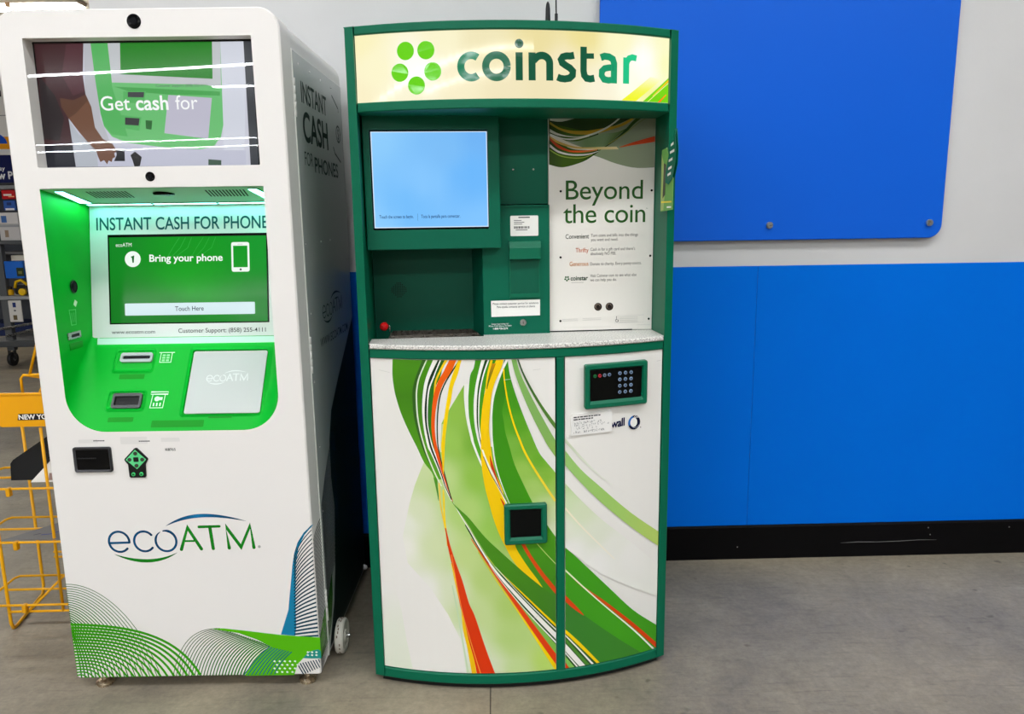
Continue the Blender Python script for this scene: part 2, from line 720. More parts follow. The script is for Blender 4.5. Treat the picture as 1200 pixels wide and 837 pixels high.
# the row seen over the phone kiosk, far in the sales floor
for i, (y, xa, xb, lab) in enumerate(((13.45, -13.0, -6.75, 'bright fluorescent row on the far ceiling above the white kiosk'),
                                      (9.4, -14.0, -7.2, 'fluorescent row on the ceiling above the stock cart aisle'))):
    t = thing('ceiling_light', lab, 'ceiling light', (0, y, CEIL_Z), 0.0)
    h = MB((215, 205, 190), 'matte')
    h.box(xa, xb, -0.16, 0.16, -0.06, 0.0)
    for k in range(5):
        h.box(xa + 0.3 + k * 1.2, xa + 0.38 + k * 1.2, -0.17, 0.17, -0.12, -0.05, (150, 120, 90))
    h.build('housing', t)
    d = MB((255, 252, 245), 'lamp')
    for yy in (-0.09, 0.09):
        d.tube([(xa + 0.04, yy, -0.1), (xb - 0.04, yy, -0.1)], 0.035, 8)
    d.build('tube', t)

# blue board on stand-offs
bt = thing('wall_board', 'large blank blue board with a rounded corner on the grey wall', 'board', (0, WALL_Y, 0))
b = MB(mat='board_blue')
outl = rrect(0.382, 1.661, 1.270, 2.75, (0.05, 0.05, 0.05, 0.05), 10)
ol2 = rrect(0.3845, 1.6585, 1.2725, 2.7475, (0.0475,) * 4, 10)
plate(b, ol2, [], -0.032)
ring(b, ol2, outl, -0.032, -0.0295)
ring(b, outl, outl, -0.0295, -0.022)
plate(b, outl, [], -0.022)
b.build('panel', bt)
for (x, z) in ((1.0136, 1.3248), (1.6102, 1.3259), (0.43, 1.325), (1.0136, 2.69), (1.61, 2.69), (0.43, 2.69)):
    s = MB((205, 205, 205), 'metal')
    s.lathe([(0.009, 0.0), (0.009, -0.031), (0.0115, -0.0315), (0.0125, -0.034), (0.0125, -0.041), (0.011, -0.0425)], (x, 0, z), 'y', 24)
    s.build('standoff', bt, label='steel stand-off cap')

# ------------------------------------------------------------------ printed artwork (local metres on each machine)
SWOOSH=[('FIELD',[(-0.1588,0.9162,-0.1571,0.9162),(-0.1793,0.8818,-0.1538,0.8819),(-0.2007,0.8469,-0.1523,0.8471),(-0.2122,0.8286,-0.1505,0.829),
  (-0.2224,0.8079,-0.1451,0.8084),(-0.2243,0.7627,-0.1286,0.7633),(-0.2321,0.7133,-0.0307,0.7123),(-0.2744,0.6958,-0.0191,0.6959),
  (-0.2898,0.659,-0.0028,0.6592),(-0.303,0.6256,0.0257,0.6253),(-0.3196,0.5714,0.0641,0.5699),(-0.3312,0.5219,0.0947,0.519),
  (-0.3436,0.4692,0.0958,0.4674),(-0.3315,0.3893,0.0955,0.3868),(-0.2677,0.3153,0.0953,0.3077),(-0.221,0.2382,0.0951,0.2275),
  (-0.1863,0.1589,0.0948,0.1463),(-0.1695,0.0364,0.0945,0.0225)],0),([(232,229,223),(226,229,214),(224,228,210)],[(-0.4156,0.2993,-0.3697,0.3056),
  (-0.4161,0.2316,-0.3561,0.2401),(-0.4153,0.1356,-0.3447,0.1463),(-0.4171,0.0378,-0.3293,0.0517)],0),([(196,209,150),
  (218,222,190)],[(-0.2234,0.8066,-0.2093,0.8068),(-0.2282,0.7258,-0.2164,0.726)],0),([(72,140,20),(62,125,18),(80,150,25),
  (86,158,30)],[(-0.3504,0.9908,-0.2131,0.9932),(-0.3531,0.9436,-0.2191,0.9466),(-0.3509,0.9117,-0.234,0.9148),(-0.3464,0.8817,-0.2408,0.8848),
  (-0.3334,0.8336,-0.2482,0.8365),(-0.3145,0.7853,-0.2498,0.7875),(-0.2923,0.7367,-0.2443,0.7384),(-0.2749,0.6958,-0.235,0.6972),
  (-0.2538,0.6662,-0.23,0.667),(-0.2473,0.6457,-0.2271,0.6464)],1),([(70,140,25),(66,120,50)],[(-0.2495,0.6507,-0.2388,0.651),
  (-0.2448,0.6258,-0.2384,0.626),(-0.2414,0.6058,-0.2371,0.6059),(-0.2376,0.5832,-0.2361,0.5833)],1),([(48,92,30),
  (50,95,28)],[(-0.2682,0.9879,-0.2577,0.9881),(-0.2882,0.9389,-0.2784,0.9391),(-0.2986,0.9015,-0.2895,0.9017),(-0.2999,0.858,-0.2914,0.8583),
  (-0.2973,0.8217,-0.2896,0.8219),(-0.289,0.7792,-0.282,0.7795),(-0.2761,0.7317,-0.2698,0.7319),(-0.2626,0.6975,-0.2571,0.6977),
  (-0.249,0.6682,-0.2442,0.6683)],1),([(215,230,195),(225,232,205)],[(-0.2582,0.9881,-0.2543,0.9881),(-0.2804,0.9391,-0.2764,0.9391),
  (-0.2886,0.9066,-0.2846,0.9067),(-0.291,0.8776,-0.287,0.8778),(-0.2898,0.8268,-0.2858,0.8269),(-0.2828,0.7794,-0.2788,0.7796),
  (-0.2733,0.7392,-0.2693,0.7393),(-0.2646,0.7103,-0.2605,0.7105),(-0.2458,0.6608,-0.2417,0.6609),(-0.2297,0.6263,-0.2257,0.6264)],1),([(240,238,232),
  (240,238,232)],[(-0.2384,0.9895,-0.225,0.9896),(-0.26,0.9395,-0.25,0.9396),(-0.2694,0.9015,-0.2608,0.9017),(-0.2745,0.8496,-0.2675,0.8498),
  (-0.2732,0.8079,-0.2675,0.808),(-0.2692,0.7728,-0.2628,0.773),(-0.2623,0.7379,-0.2562,0.7381),(-0.2543,0.7213,-0.2482,0.7215),
  (-0.2382,0.6792,-0.2325,0.6794),(-0.226,0.6439,-0.2212,0.644),(-0.2142,0.6091,-0.2089,0.6093),(-0.2011,0.5817,-0.1978,0.5818)],1),([(22,48,26),
  (25,50,28)],[(-0.225,0.9896,-0.2201,0.9896),(-0.25,0.9396,-0.2416,0.9397),(-0.2608,0.9017,-0.2563,0.9018),(-0.2675,0.8498,-0.2614,0.8499),
  (-0.2675,0.808,-0.2623,0.8082),(-0.2628,0.773,-0.2578,0.7731),(-0.2562,0.7381,-0.2505,0.7382),(-0.2427,0.7007,-0.238,0.7008),
  (-0.2288,0.6613,-0.2254,0.6614),(-0.2189,0.6266,-0.216,0.6266),(-0.2024,0.5868,-0.2005,0.5868)],1),([(240,238,232),
  (240,238,232)],[(-0.2201,0.9896,-0.216,0.9897),(-0.2416,0.9397,-0.2374,0.9398),(-0.2563,0.9018,-0.2521,0.9019),(-0.2614,0.8499,-0.2586,0.85),
  (-0.2623,0.8082,-0.2597,0.8082),(-0.2578,0.7731,-0.2552,0.7732),(-0.2505,0.7382,-0.2472,0.7383),(-0.238,0.7008,-0.2342,0.7009),
  (-0.2254,0.6614,-0.2219,0.6615),(-0.216,0.6266,-0.2117,0.6268)],1),([(38,92,24),(40,110,24),(50,120,24)],[(-0.216,0.9897,-0.2054,0.9897),
  (-0.2316,0.9553,-0.2189,0.9554),(-0.2374,0.9398,-0.2291,0.9399),(-0.2521,0.9019,-0.2407,0.9021),(-0.2586,0.85,-0.2468,0.8503),
  (-0.2597,0.8082,-0.2498,0.8085),(-0.2552,0.7732,-0.2493,0.7734),(-0.2472,0.7383,-0.2443,0.7384)],1),([(238,200,20),
  (236,190,20)],[(-0.2063,0.9897,-0.198,0.9897),(-0.2222,0.9601,-0.216,0.9602),(-0.2366,0.9291,-0.2313,0.9292),(-0.2398,0.9076,-0.2352,0.9077),
  (-0.2419,0.886,-0.2401,0.886)],1),([(232,96,8),(230,84,10),(224,70,12)],[(-0.1936,0.9909,-0.175,0.9909),(-0.2129,0.9536,-0.1912,0.9537),
  (-0.2286,0.9261,-0.2105,0.9263),(-0.2393,0.8956,-0.2246,0.8958),(-0.2458,0.8607,-0.2341,0.8609),(-0.2493,0.8258,-0.2394,0.826),
  (-0.2504,0.7914,-0.2412,0.7917),(-0.2478,0.756,-0.239,0.7562),(-0.2413,0.7217,-0.2321,0.722),(-0.2352,0.6972,-0.2262,0.6974),
  (-0.2249,0.6619,-0.2178,0.6621),(-0.2141,0.6267,-0.2089,0.6268),(-0.2047,0.5978,-0.2016,0.5979),(-0.1983,0.5818,-0.1968,0.5818)],1),([(28,56,32),
  (36,60,36)],[(-0.1697,0.9874,-0.1649,0.9874),(-0.1902,0.957,-0.1856,0.957),(-0.2109,0.923,-0.2066,0.923),(-0.2253,0.8887,-0.2212,0.8887),
  (-0.2324,0.8505,-0.2285,0.8506),(-0.2359,0.8088,-0.2323,0.8089),(-0.2366,0.7673,-0.2332,0.7674),(-0.2337,0.7281,-0.2306,0.7282),
  (-0.2181,0.6548,-0.2152,0.6549),(-0.2027,0.5905,-0.2001,0.5906)],1),([(240,200,10),(245,208,0),(236,196,20)],[(-0.1709,0.9886,-0.1627,0.9885),
  (-0.1882,0.9468,-0.1743,0.9468),(-0.1986,0.9128,-0.1873,0.9129),(-0.2052,0.8786,-0.1938,0.8787),(-0.2115,0.8439,-0.2017,0.844),
  (-0.2172,0.8092,-0.2069,0.8093),(-0.2215,0.775,-0.2121,0.7751),(-0.2255,0.7455,-0.2147,0.7457),(-0.2247,0.716,-0.2167,0.7161),
  (-0.2235,0.6796,-0.2194,0.6797),(-0.2221,0.6615,-0.2207,0.6615)],1),([(240,205,80),(238,190,40)],[(-0.2364,0.6361,-0.2321,0.6362),
  (-0.2347,0.5783,-0.2307,0.5784),(-0.2275,0.5277,-0.2238,0.5279),(-0.22,0.4845,-0.2165,0.4846),(-0.218,0.4485,-0.2148,0.4486)],1),([(238,214,60),
  (245,200,10)],[(-0.2256,0.6164,-0.2216,0.6165),(-0.2256,0.5912,-0.2199,0.5914),(-0.2254,0.5507,-0.2202,0.5509),(-0.224,0.5177,-0.2192,0.5178),
  (-0.2192,0.4845,-0.2163,0.4846)],1),([(236,196,40),(240,190,10)],[(-0.2082,0.397,-0.2053,0.3971),(-0.1956,0.3188,-0.1895,0.319),
  (-0.1837,0.2583,-0.1788,0.2584),(-0.1791,0.1915,-0.1682,0.1918),(-0.1682,0.1323,-0.1539,0.1326),(-0.1555,0.0423,-0.142,0.0425)],1),([(190,215,170),
  (200,218,180)],[(-0.2079,0.3289,-0.2045,0.3291),(-0.1938,0.2339,-0.1896,0.2341),(-0.1703,0.0557,-0.1653,0.0558)],1),([(214,60,10),
  (216,52,8)],[(-0.2221,0.5024,-0.2192,0.5025),(-0.2191,0.4794,-0.2146,0.4796),(-0.2159,0.4486,-0.2082,0.4489),(-0.2067,0.3997,-0.1946,0.4),
  (-0.1947,0.3431,-0.1769,0.3435),(-0.187,0.2741,-0.1599,0.2747),(-0.1775,0.236,-0.1447,0.2366),(-0.1627,0.1546,-0.1214,0.155),
  (-0.1497,0.1,-0.1049,0.1),(-0.1411,0.0425,-0.0858,0.0421)],1),([(240,130,50),(238,150,60)],[(-0.2071,0.423,-0.2049,0.4231),
  (-0.1847,0.2689,-0.1822,0.2689),(-0.1605,0.1595,-0.1578,0.1596),(-0.1301,0.0426,-0.1271,0.0426)],1),([(150,195,95),(140,190,85),
  (120,180,70)],[(-0.1298,0.4603,-0.1305,0.4294),(-0.0823,0.3873,-0.083,0.3455),(-0.0094,0.2978,-0.0102,0.2261),(0.0949,0.1871,0.0946,0.0558)],1),
  ([(238,200,20),(240,206,0)],[(-0.1303,0.4358,-0.1304,0.433),(-0.0829,0.3521,-0.083,0.3468),(-0.0101,0.2341,-0.0102,0.2261),
  (0.0941,0.0627,0.094,0.0392)],1),([(222,70,20),(220,60,14)],[(-0.1494,0.4744,-0.1495,0.4705),(-0.1302,0.4438,-0.1303,0.4371),
  (-0.0826,0.368,-0.0828,0.356),(-0.0098,0.2581,-0.0101,0.2351),(0.0942,0.0972,0.0941,0.0627)],1),([(30,66,26),
  (34,74,28)],[(-0.1652,0.5164,-0.1653,0.5113),(-0.1299,0.4577,-0.1301,0.4448),(-0.0824,0.3821,-0.0826,0.3665),(-0.0093,0.3031,-0.0097,0.266),
  (0.0944,0.1925,0.0943,0.1273)],1),([(240,238,232),(240,238,232)],[(-0.1969,0.5806,-0.1969,0.578),(-0.1764,0.543,-0.1766,0.5379),
  (-0.1535,0.5025,-0.1537,0.4974),(-0.1299,0.4577,-0.13,0.45),(-0.0824,0.3784,-0.0826,0.3691),(-0.0095,0.2886,-0.0096,0.2729),
  (0.0944,0.1654,0.0943,0.145)],1),([(240,238,232),(240,238,232)],[(-0.1074,0.415,-0.1074,0.4129),(-0.0826,0.3665,-0.0827,0.3644),
  (-0.0097,0.2655,-0.0098,0.2623),(0.0943,0.1377,0.0943,0.1317)],1),([(240,238,232),(240,238,232)],[(-0.0823,0.3878,-0.0823,0.3857),
  (-0.0094,0.2962,-0.0094,0.2936),(0.0944,0.1785,0.0944,0.1736)],1),([(240,205,20),(240,206,0)],[(-0.1073,0.4214,-0.1073,0.4189),
  (-0.0599,0.3632,-0.0599,0.3601),(-0.0092,0.3089,-0.0093,0.3026),(0.0945,0.1952,0.0944,0.1844)],1),([(62,140,20),(70,150,24),(80,160,34),
  (120,180,60)],[(-0.126,0.9883,-0.0685,0.9875),(-0.1311,0.9637,-0.0805,0.963),(-0.1408,0.9437,-0.0878,0.943),(-0.1457,0.9026,-0.1024,0.9022),
  (-0.1483,0.8615,-0.1056,0.8611),(-0.1461,0.8169,-0.1088,0.8166),(-0.1372,0.7683,-0.1098,0.7681),(-0.128,0.7291,-0.1036,0.7288),
  (-0.1149,0.6895,-0.0855,0.6891),(-0.0956,0.6521,-0.0648,0.6515),(-0.0727,0.6092,-0.0512,0.6086),(-0.0537,0.576,-0.0446,0.5757)],1),([(236,236,225),
  (240,238,232),(240,238,232)],[(-0.1577,0.92,-0.1446,0.92),(-0.159,0.8795,-0.1474,0.8794),(-0.1548,0.8242,-0.1464,0.8241),
  (-0.1444,0.7683,-0.1369,0.7683),(-0.1401,0.7512,-0.1336,0.7512),(-0.1238,0.7054,-0.1181,0.7054),(-0.1071,0.6679,-0.1024,0.6679),
  (-0.0847,0.627,-0.0804,0.6269),(-0.0611,0.5863,-0.0573,0.5862),(-0.0528,0.5709,-0.0504,0.5709)],1),([(240,238,232),
  (240,238,232)],[(-0.109,0.9881,-0.0993,0.988),(-0.1174,0.9576,-0.1092,0.9575),(-0.1276,0.9127,-0.1203,0.9127),(-0.1334,0.8614,-0.1251,0.8613),
  (-0.1323,0.8096,-0.1257,0.8095),(-0.1274,0.7755,-0.1214,0.7755),(-0.1219,0.7511,-0.1163,0.751),(-0.1113,0.7166,-0.1071,0.7166),
  (-0.0974,0.6802,-0.0937,0.6801),(-0.0724,0.6267,-0.069,0.6266),(-0.048,0.5708,-0.0461,0.5707)],1),([(28,62,24),
  (30,64,24)],[(-0.0993,0.988,-0.092,0.9879),(-0.1122,0.9434,-0.1071,0.9433),(-0.1205,0.9031,-0.1172,0.9031),(-0.1251,0.8613,-0.1209,0.8613),
  (-0.1257,0.8095,-0.122,0.8095),(-0.1201,0.7682,-0.1168,0.7681),(-0.1107,0.7265,-0.106,0.7264),(-0.0918,0.6769,-0.0871,0.6768)],1),([(240,238,232),
  (240,238,232)],[(-0.092,0.9879,-0.0878,0.9878),(-0.1066,0.9464,-0.1029,0.9464),(-0.1168,0.9031,-0.1131,0.9031),(-0.1207,0.8613,-0.1177,0.8613),
  (-0.1218,0.8095,-0.1192,0.8095),(-0.119,0.7755,-0.1157,0.7754),(-0.1091,0.7338,-0.1058,0.7338),(-0.0935,0.6893,-0.0902,0.6892),
  (-0.0786,0.6518,-0.0757,0.6517)],1),([(244,200,4),(244,200,4)],[(-0.0851,0.9878,-0.0782,0.9876),(-0.0951,0.9462,-0.0896,0.9462),
  (-0.0999,0.9124,-0.0953,0.9123),(-0.1027,0.891,-0.098,0.8909)],1),([(244,200,4),(244,200,4),(244,200,4),
  (240,196,6)],[(-0.0694,0.9875,-0.0496,0.9871),(-0.0791,0.963,-0.0567,0.9625),(-0.092,0.9294,-0.0721,0.929),(-0.1026,0.8958,-0.0826,0.8955),
  (-0.1091,0.8612,-0.0875,0.8609),(-0.1133,0.8266,-0.0907,0.8263),(-0.1158,0.7925,-0.0923,0.7921),(-0.1159,0.7571,-0.0903,0.7568),
  (-0.1163,0.7265,-0.0872,0.7261),(-0.1161,0.7019,-0.0848,0.7015),(-0.1137,0.6697,-0.0787,0.6692),(-0.1064,0.6198,-0.0594,0.6189),
  (-0.0955,0.5727,-0.0506,0.5716),(-0.0868,0.5364,-0.0471,0.5353),(-0.0778,0.507,-0.0396,0.5058),(-0.0661,0.4747,-0.0296,0.4734),
  (-0.0518,0.4434,-0.0174,0.4419),(-0.0358,0.4104,-0.0017,0.4087),(-0.0146,0.378,0.0166,0.3761),(0.0158,0.3463,0.0355,0.3449),
  (0.0591,0.3059,0.0616,0.3057)],1),([(200,130,10),(60,110,20)],[(-0.0812,0.976,-0.071,0.9758),(-0.0885,0.9525,-0.0797,0.9524),
  (-0.0941,0.9266,-0.0895,0.9265),(-0.0973,0.9052,-0.0954,0.9052)],1),([(205,60,14),(190,50,16)],[(-0.093,0.7164,-0.0916,0.7164),
  (-0.0902,0.6867,-0.0827,0.6866),(-0.0846,0.6619,-0.076,0.6617),(-0.0755,0.6368,-0.0684,0.6366),(-0.0641,0.6115,-0.0607,0.6114)],1),([(240,238,232),
  (235,225,200),(240,238,232)],[(-0.1147,0.7339,-0.1105,0.7338),(-0.1055,0.7018,-0.0994,0.7017),(-0.0907,0.6644,-0.0826,0.6643),
  (-0.0733,0.6267,-0.0676,0.6266),(-0.0549,0.5886,-0.0506,0.5885),(-0.0471,0.5682,-0.0447,0.5681)],1),([(90,30,14),
  (60,50,30)],[(-0.1108,0.7142,-0.1087,0.7141),(-0.0917,0.6645,-0.0896,0.6644),(-0.0688,0.6216,-0.0666,0.6216),(-0.048,0.5809,-0.0458,0.5808)],1),
  ([(205,60,14),(205,60,14)],[(-0.0658,0.5915,-0.0639,0.5914),(-0.0603,0.5787,-0.0551,0.5786),(-0.0548,0.5634,-0.0519,0.5633)],1),
  ('L3',[(-0.0408,0.9869,-0.0388,0.9868),(-0.0554,0.9455,-0.0338,0.945),(-0.0735,0.8984,-0.0212,0.8971),(-0.0832,0.8403,-0.0015,0.8381),
  (-0.0847,0.7811,0.0215,0.7776),(-0.0801,0.726,0.0447,0.7212),(-0.0759,0.6976,0.0658,0.6915),(-0.0648,0.6547,0.0963,0.6464),
  (-0.0466,0.6009,0.0961,0.5927),(-0.0351,0.5703,0.096,0.5623),(-0.0188,0.524,0.0959,0.5163),(-0.005,0.4671,0.0957,0.4597)],1),([(48,120,16),
  (54,136,16),(60,142,18),(66,140,20)],[(-0.0478,0.987,-0.0395,0.9868),(-0.0577,0.9455,-0.0449,0.9452),(-0.0742,0.8984,-0.0468,0.8978),
  (-0.0794,0.8715,-0.0496,0.8708),(-0.0827,0.8435,-0.0561,0.8429),(-0.0837,0.8114,-0.0519,0.8107),(-0.0838,0.7811,-0.0479,0.7802),
  (-0.0799,0.739,-0.0368,0.7378),(-0.0737,0.6904,-0.0239,0.6889),(-0.0581,0.6263,0.003,0.624),(-0.0374,0.5755,0.0266,0.5724),
  (-0.0258,0.5421,0.0468,0.5381),(-0.0239,0.509,0.0682,0.5033),(-0.0244,0.468,0.0957,0.4597)],1),([(72,146,24),(66,138,24),(64,132,26),
  (60,120,40)],[(-0.029,0.4887,0.0809,0.4816),(-0.0247,0.4474,0.0957,0.4389),(-0.0044,0.4076,0.0956,0.3998),(0.0148,0.3762,0.0955,0.3694),
  (0.0392,0.3393,0.0954,0.3341),(0.0591,0.3059,0.0953,0.3024),(0.0826,0.2824,0.0952,0.2811),(0.0927,0.2707,0.0952,0.2704)],1),([(240,238,232),
  (240,238,232),(240,238,232)],[(-0.0441,0.9869,-0.0362,0.9868),(-0.0599,0.9524,-0.0534,0.9523),(-0.073,0.9153,-0.0675,0.9152),
  (-0.0829,0.8787,-0.0778,0.8786),(-0.0879,0.8366,-0.0828,0.8365),(-0.0887,0.795,-0.0835,0.7949),(-0.087,0.7604,-0.0828,0.7603),
  (-0.0809,0.7048,-0.0776,0.7048),(-0.0699,0.6583,-0.0671,0.6582),(-0.0532,0.6087,-0.0512,0.6086),(-0.0384,0.5704,-0.037,0.5704)],1),([(246,208,0),
  (246,208,0),(240,214,80)],[(-0.0515,0.9624,-0.0485,0.9623),(-0.0501,0.9257,-0.0464,0.9256),(-0.042,0.8668,-0.0376,0.8667),
  (-0.028,0.8075,-0.0229,0.8074),(-0.0122,0.7615,-0.0064,0.7612),(0.0009,0.7259,0.0074,0.7256),(0.024,0.6803,0.0312,0.6799),
  (0.0613,0.6165,0.0694,0.616),(0.0867,0.5747,0.0956,0.574)],1),([(208,70,14),(210,70,14)],[(-0.0128,0.4623,-0.0012,0.4617),
  (0.0082,0.4198,0.0194,0.4191),(0.0406,0.3639,0.0545,0.3628),(0.0613,0.3322,0.0778,0.3306),(0.0902,0.2923,0.1054,0.2906)],1),([(180,200,90),
  (210,215,150)],[(0.0335,0.4544,0.0359,0.4542),(0.0644,0.4157,0.0671,0.4155),(0.0915,0.3832,0.0945,0.3829)],1),([(122,172,88),(128,174,92),
  (138,178,84)],[(-0.0295,0.9889,-0.0163,0.9886),(-0.0187,0.9445,-0.0036,0.9441),(0.0011,0.886,0.0225,0.8852),(0.0288,0.8199,0.0559,0.8185),
  (0.0592,0.7581,0.0893,0.7562),(0.0675,0.7421,0.099,0.74),(0.0935,0.7008,0.1234,0.6985)],1),([(34,70,30),(80,124,50),
  (96,138,60)],[(-0.014,0.9885,-0.0103,0.9884),(-0.0014,0.9509,0.0033,0.9507),(0.0183,0.906,0.0253,0.9057),(0.0448,0.8566,0.0538,0.8562),
  (0.0712,0.8136,0.0833,0.8129),(0.0909,0.7848,0.104,0.784),(0.0991,0.772,0.1113,0.7712)],1),([(84,150,36),(72,138,24),(66,130,24),
  (62,122,34)],[(-0.2015,0.5868,-0.2015,0.5843),(-0.1923,0.5726,-0.1959,0.5743),(-0.1761,0.5569,-0.1764,0.5453),(-0.1528,0.5331,-0.1534,0.5089),
  (-0.1093,0.4763,-0.1297,0.4641),(-0.057,0.4221,-0.0823,0.3878),(0.0158,0.3497,-0.0092,0.3084),(0.0952,0.2771,0.095,0.1938)],1),([(205,215,185),
  (222,226,210),(234,232,224)],[(0.1161,0.761,0.1161,0.7487),(0.1631,0.7038,0.1632,0.6938),(0.2102,0.6525,0.2103,0.6449),
  (0.2694,0.5977,0.2681,0.5966)],1),([(150,196,112),(160,200,104),(186,206,104)],[(0.1136,0.7291,0.1136,0.6856),(0.1632,0.6639,0.1634,0.6245),
  (0.2279,0.5994,0.2283,0.5543),(0.3184,0.5122,0.3191,0.4682),(0.4105,0.4361,0.4116,0.3896),(0.4272,0.4241,0.4284,0.3773)],1),
  ('PALE',[(0.1135,0.6317,0.1132,0.4372),(0.1635,0.5729,0.1537,0.4012),(0.2287,0.5042,0.1951,0.364),(0.3103,0.4299,0.2483,0.3233),
  (0.4107,0.3305,0.3401,0.2666),(0.4301,0.3133,0.4326,0.2147)],1),([(238,230,200),(236,232,218)],[(0.1126,0.5557,0.1191,0.5551),
  (0.1604,0.4956,0.167,0.4948),(0.2214,0.4262,0.2283,0.4252),(0.2658,0.3765,0.2728,0.3753)],1),([(62,148,26),(66,156,28),
  (60,144,24)],[(0.1132,0.4385,0.1126,0.0061),(0.164,0.3868,0.1651,-0.0024),(0.2486,0.2936,0.2187,-0.0071),(0.3299,0.2028,0.2738,-0.014),
  (0.4097,0.1329,0.3451,-0.016),(0.4354,0.1087,0.4388,-0.0229)],1),([(56,124,44),(58,128,40),(62,120,44)],[(0.113,0.2817,0.1126,0.0061),
  (0.1741,0.2169,0.1651,-0.0024),(0.2777,0.1242,0.2461,-0.0188),(0.3602,0.0542,0.3305,-0.0118),(0.4039,0.018,0.4044,-0.0054)],1),([(210,66,14),
  (208,60,16)],[(0.113,0.2937,0.113,0.2737),(0.1334,0.2685,0.1334,0.2497),(0.154,0.2442,0.154,0.2307),(0.1749,0.2159,0.1739,0.2142)],1),
  ([(180,120,30),(208,64,12),(210,60,12)],[(0.1181,0.366,0.1181,0.3633),(0.1642,0.3152,0.1642,0.3098),(0.2168,0.2695,0.2168,0.2598),
  (0.2502,0.2396,0.2503,0.2281),(0.3306,0.1614,0.3308,0.1457),(0.418,0.0668,0.4184,0.048)],1),([(225,232,190),
  (240,238,232)],[(0.1131,0.3731,0.1131,0.3665),(0.2168,0.26,0.2169,0.2549),(0.3309,0.1426,0.331,0.1361),(0.4123,0.047,0.4125,0.0383)],1),
  ([(244,206,0),(244,206,20)],[(0.1128,0.1849,0.1128,0.1724),(0.1647,0.1283,0.1647,0.1134),(0.2333,0.0433,0.2238,0.0425),
  (0.2513,0.0196,0.2403,0.0193)],1),([(40,80,34),(44,84,34)],[(0.1128,0.1724,0.1127,0.0892),(0.2238,0.0425,0.1917,-0.0073),
  (0.2403,0.0193,0.2053,-0.0241)],1),([(240,238,232),(240,238,232)],[(0.1128,0.1686,0.1128,0.1632),(0.1648,0.1062,0.1648,0.099),
  (0.2184,0.038,0.213,0.0346)],1),([(76,136,46),(76,136,46)],[(0.1128,0.1591,0.1128,0.1468),(0.2076,0.0345,0.1969,0.0338)],1),([(240,238,232),
  (240,238,232)],[(0.1128,0.1413,0.1127,0.1167),(0.1888,0.0409,0.1755,0.035),(0.2023,0.0215,0.1862,0.0218)],1),([(240,238,232),
  (240,238,232)],[(0.1127,0.114,0.1127,0.1085),(0.1702,0.0359,0.1663,0.0338)],1),([(130,190,90),(130,190,90)],[(0.1127,0.1002,0.1127,0.0782),
  (0.1597,0.0349,0.1439,0.0348)],1),([(216,66,14),(216,60,12)],[(0.1127,0.0837,0.1126,0.0061),(0.1439,0.0292,0.1178,0.0053)],1)]
GRADES={'FIELD':[(-0.1578,0.9081,128,178,60),(-0.1802,0.8482,140,186,72),(-0.1945,0.7509,150,194,84),(-0.1359,0.7512,120,172,56),
  (-0.221,0.6515,186,212,134),(-0.2679,0.6699,200,216,160),(-0.1264,0.6524,140,188,72),(-0.0326,0.5753,100,170,50),(-0.1643,0.552,176,208,116),
  (-0.0817,0.5007,150,195,85),(-0.2962,0.5474,214,222,186),(-0.3315,0.5141,228,230,214),(-0.3443,0.4405,234,232,222),(-0.2512,0.4471,208,220,172),
  (-0.1674,0.4239,190,212,136),(-0.1087,0.346,180,206,122),(-0.0368,0.2648,172,202,108),(-0.2065,0.3185,214,222,188),(-0.28,0.3144,232,231,222),
  (-0.1353,0.2404,192,212,146),(-0.0383,0.1577,180,208,124),(0.0614,0.0818,182,212,104),(-0.1016,0.0781,212,222,188),(-0.0146,0.0609,192,214,146),
  (-0.1796,0.132,228,230,220)],'L3':[(-0.0365,0.9656,56,140,16),(-0.0332,0.8704,64,146,20),(-0.0154,0.7974,84,158,30),(0.0053,0.7478,104,166,44),
  (-0.0231,0.7489,120,176,64),(0.0045,0.6738,150,192,84),(0.0353,0.6222,166,200,104),(0.0645,0.6454,128,180,58),(0.0407,0.6967,104,168,44),
  (0.0641,0.5699,186,208,138),(0.0886,0.5425,200,214,160),(0.0834,0.4866,214,220,186),(0.0888,0.6186,150,190,84)],'PALE':[(0.1184,0.6161,190,214,158),
  (0.1184,0.5654,204,220,178),(0.1636,0.5352,212,222,188),(0.2154,0.4638,222,226,206),(0.2688,0.416,230,230,220),(0.1183,0.4885,224,228,208),
  (0.1384,0.4214,234,232,226),(0.3241,0.379,234,232,226),(0.216,0.3714,235,233,228)]}
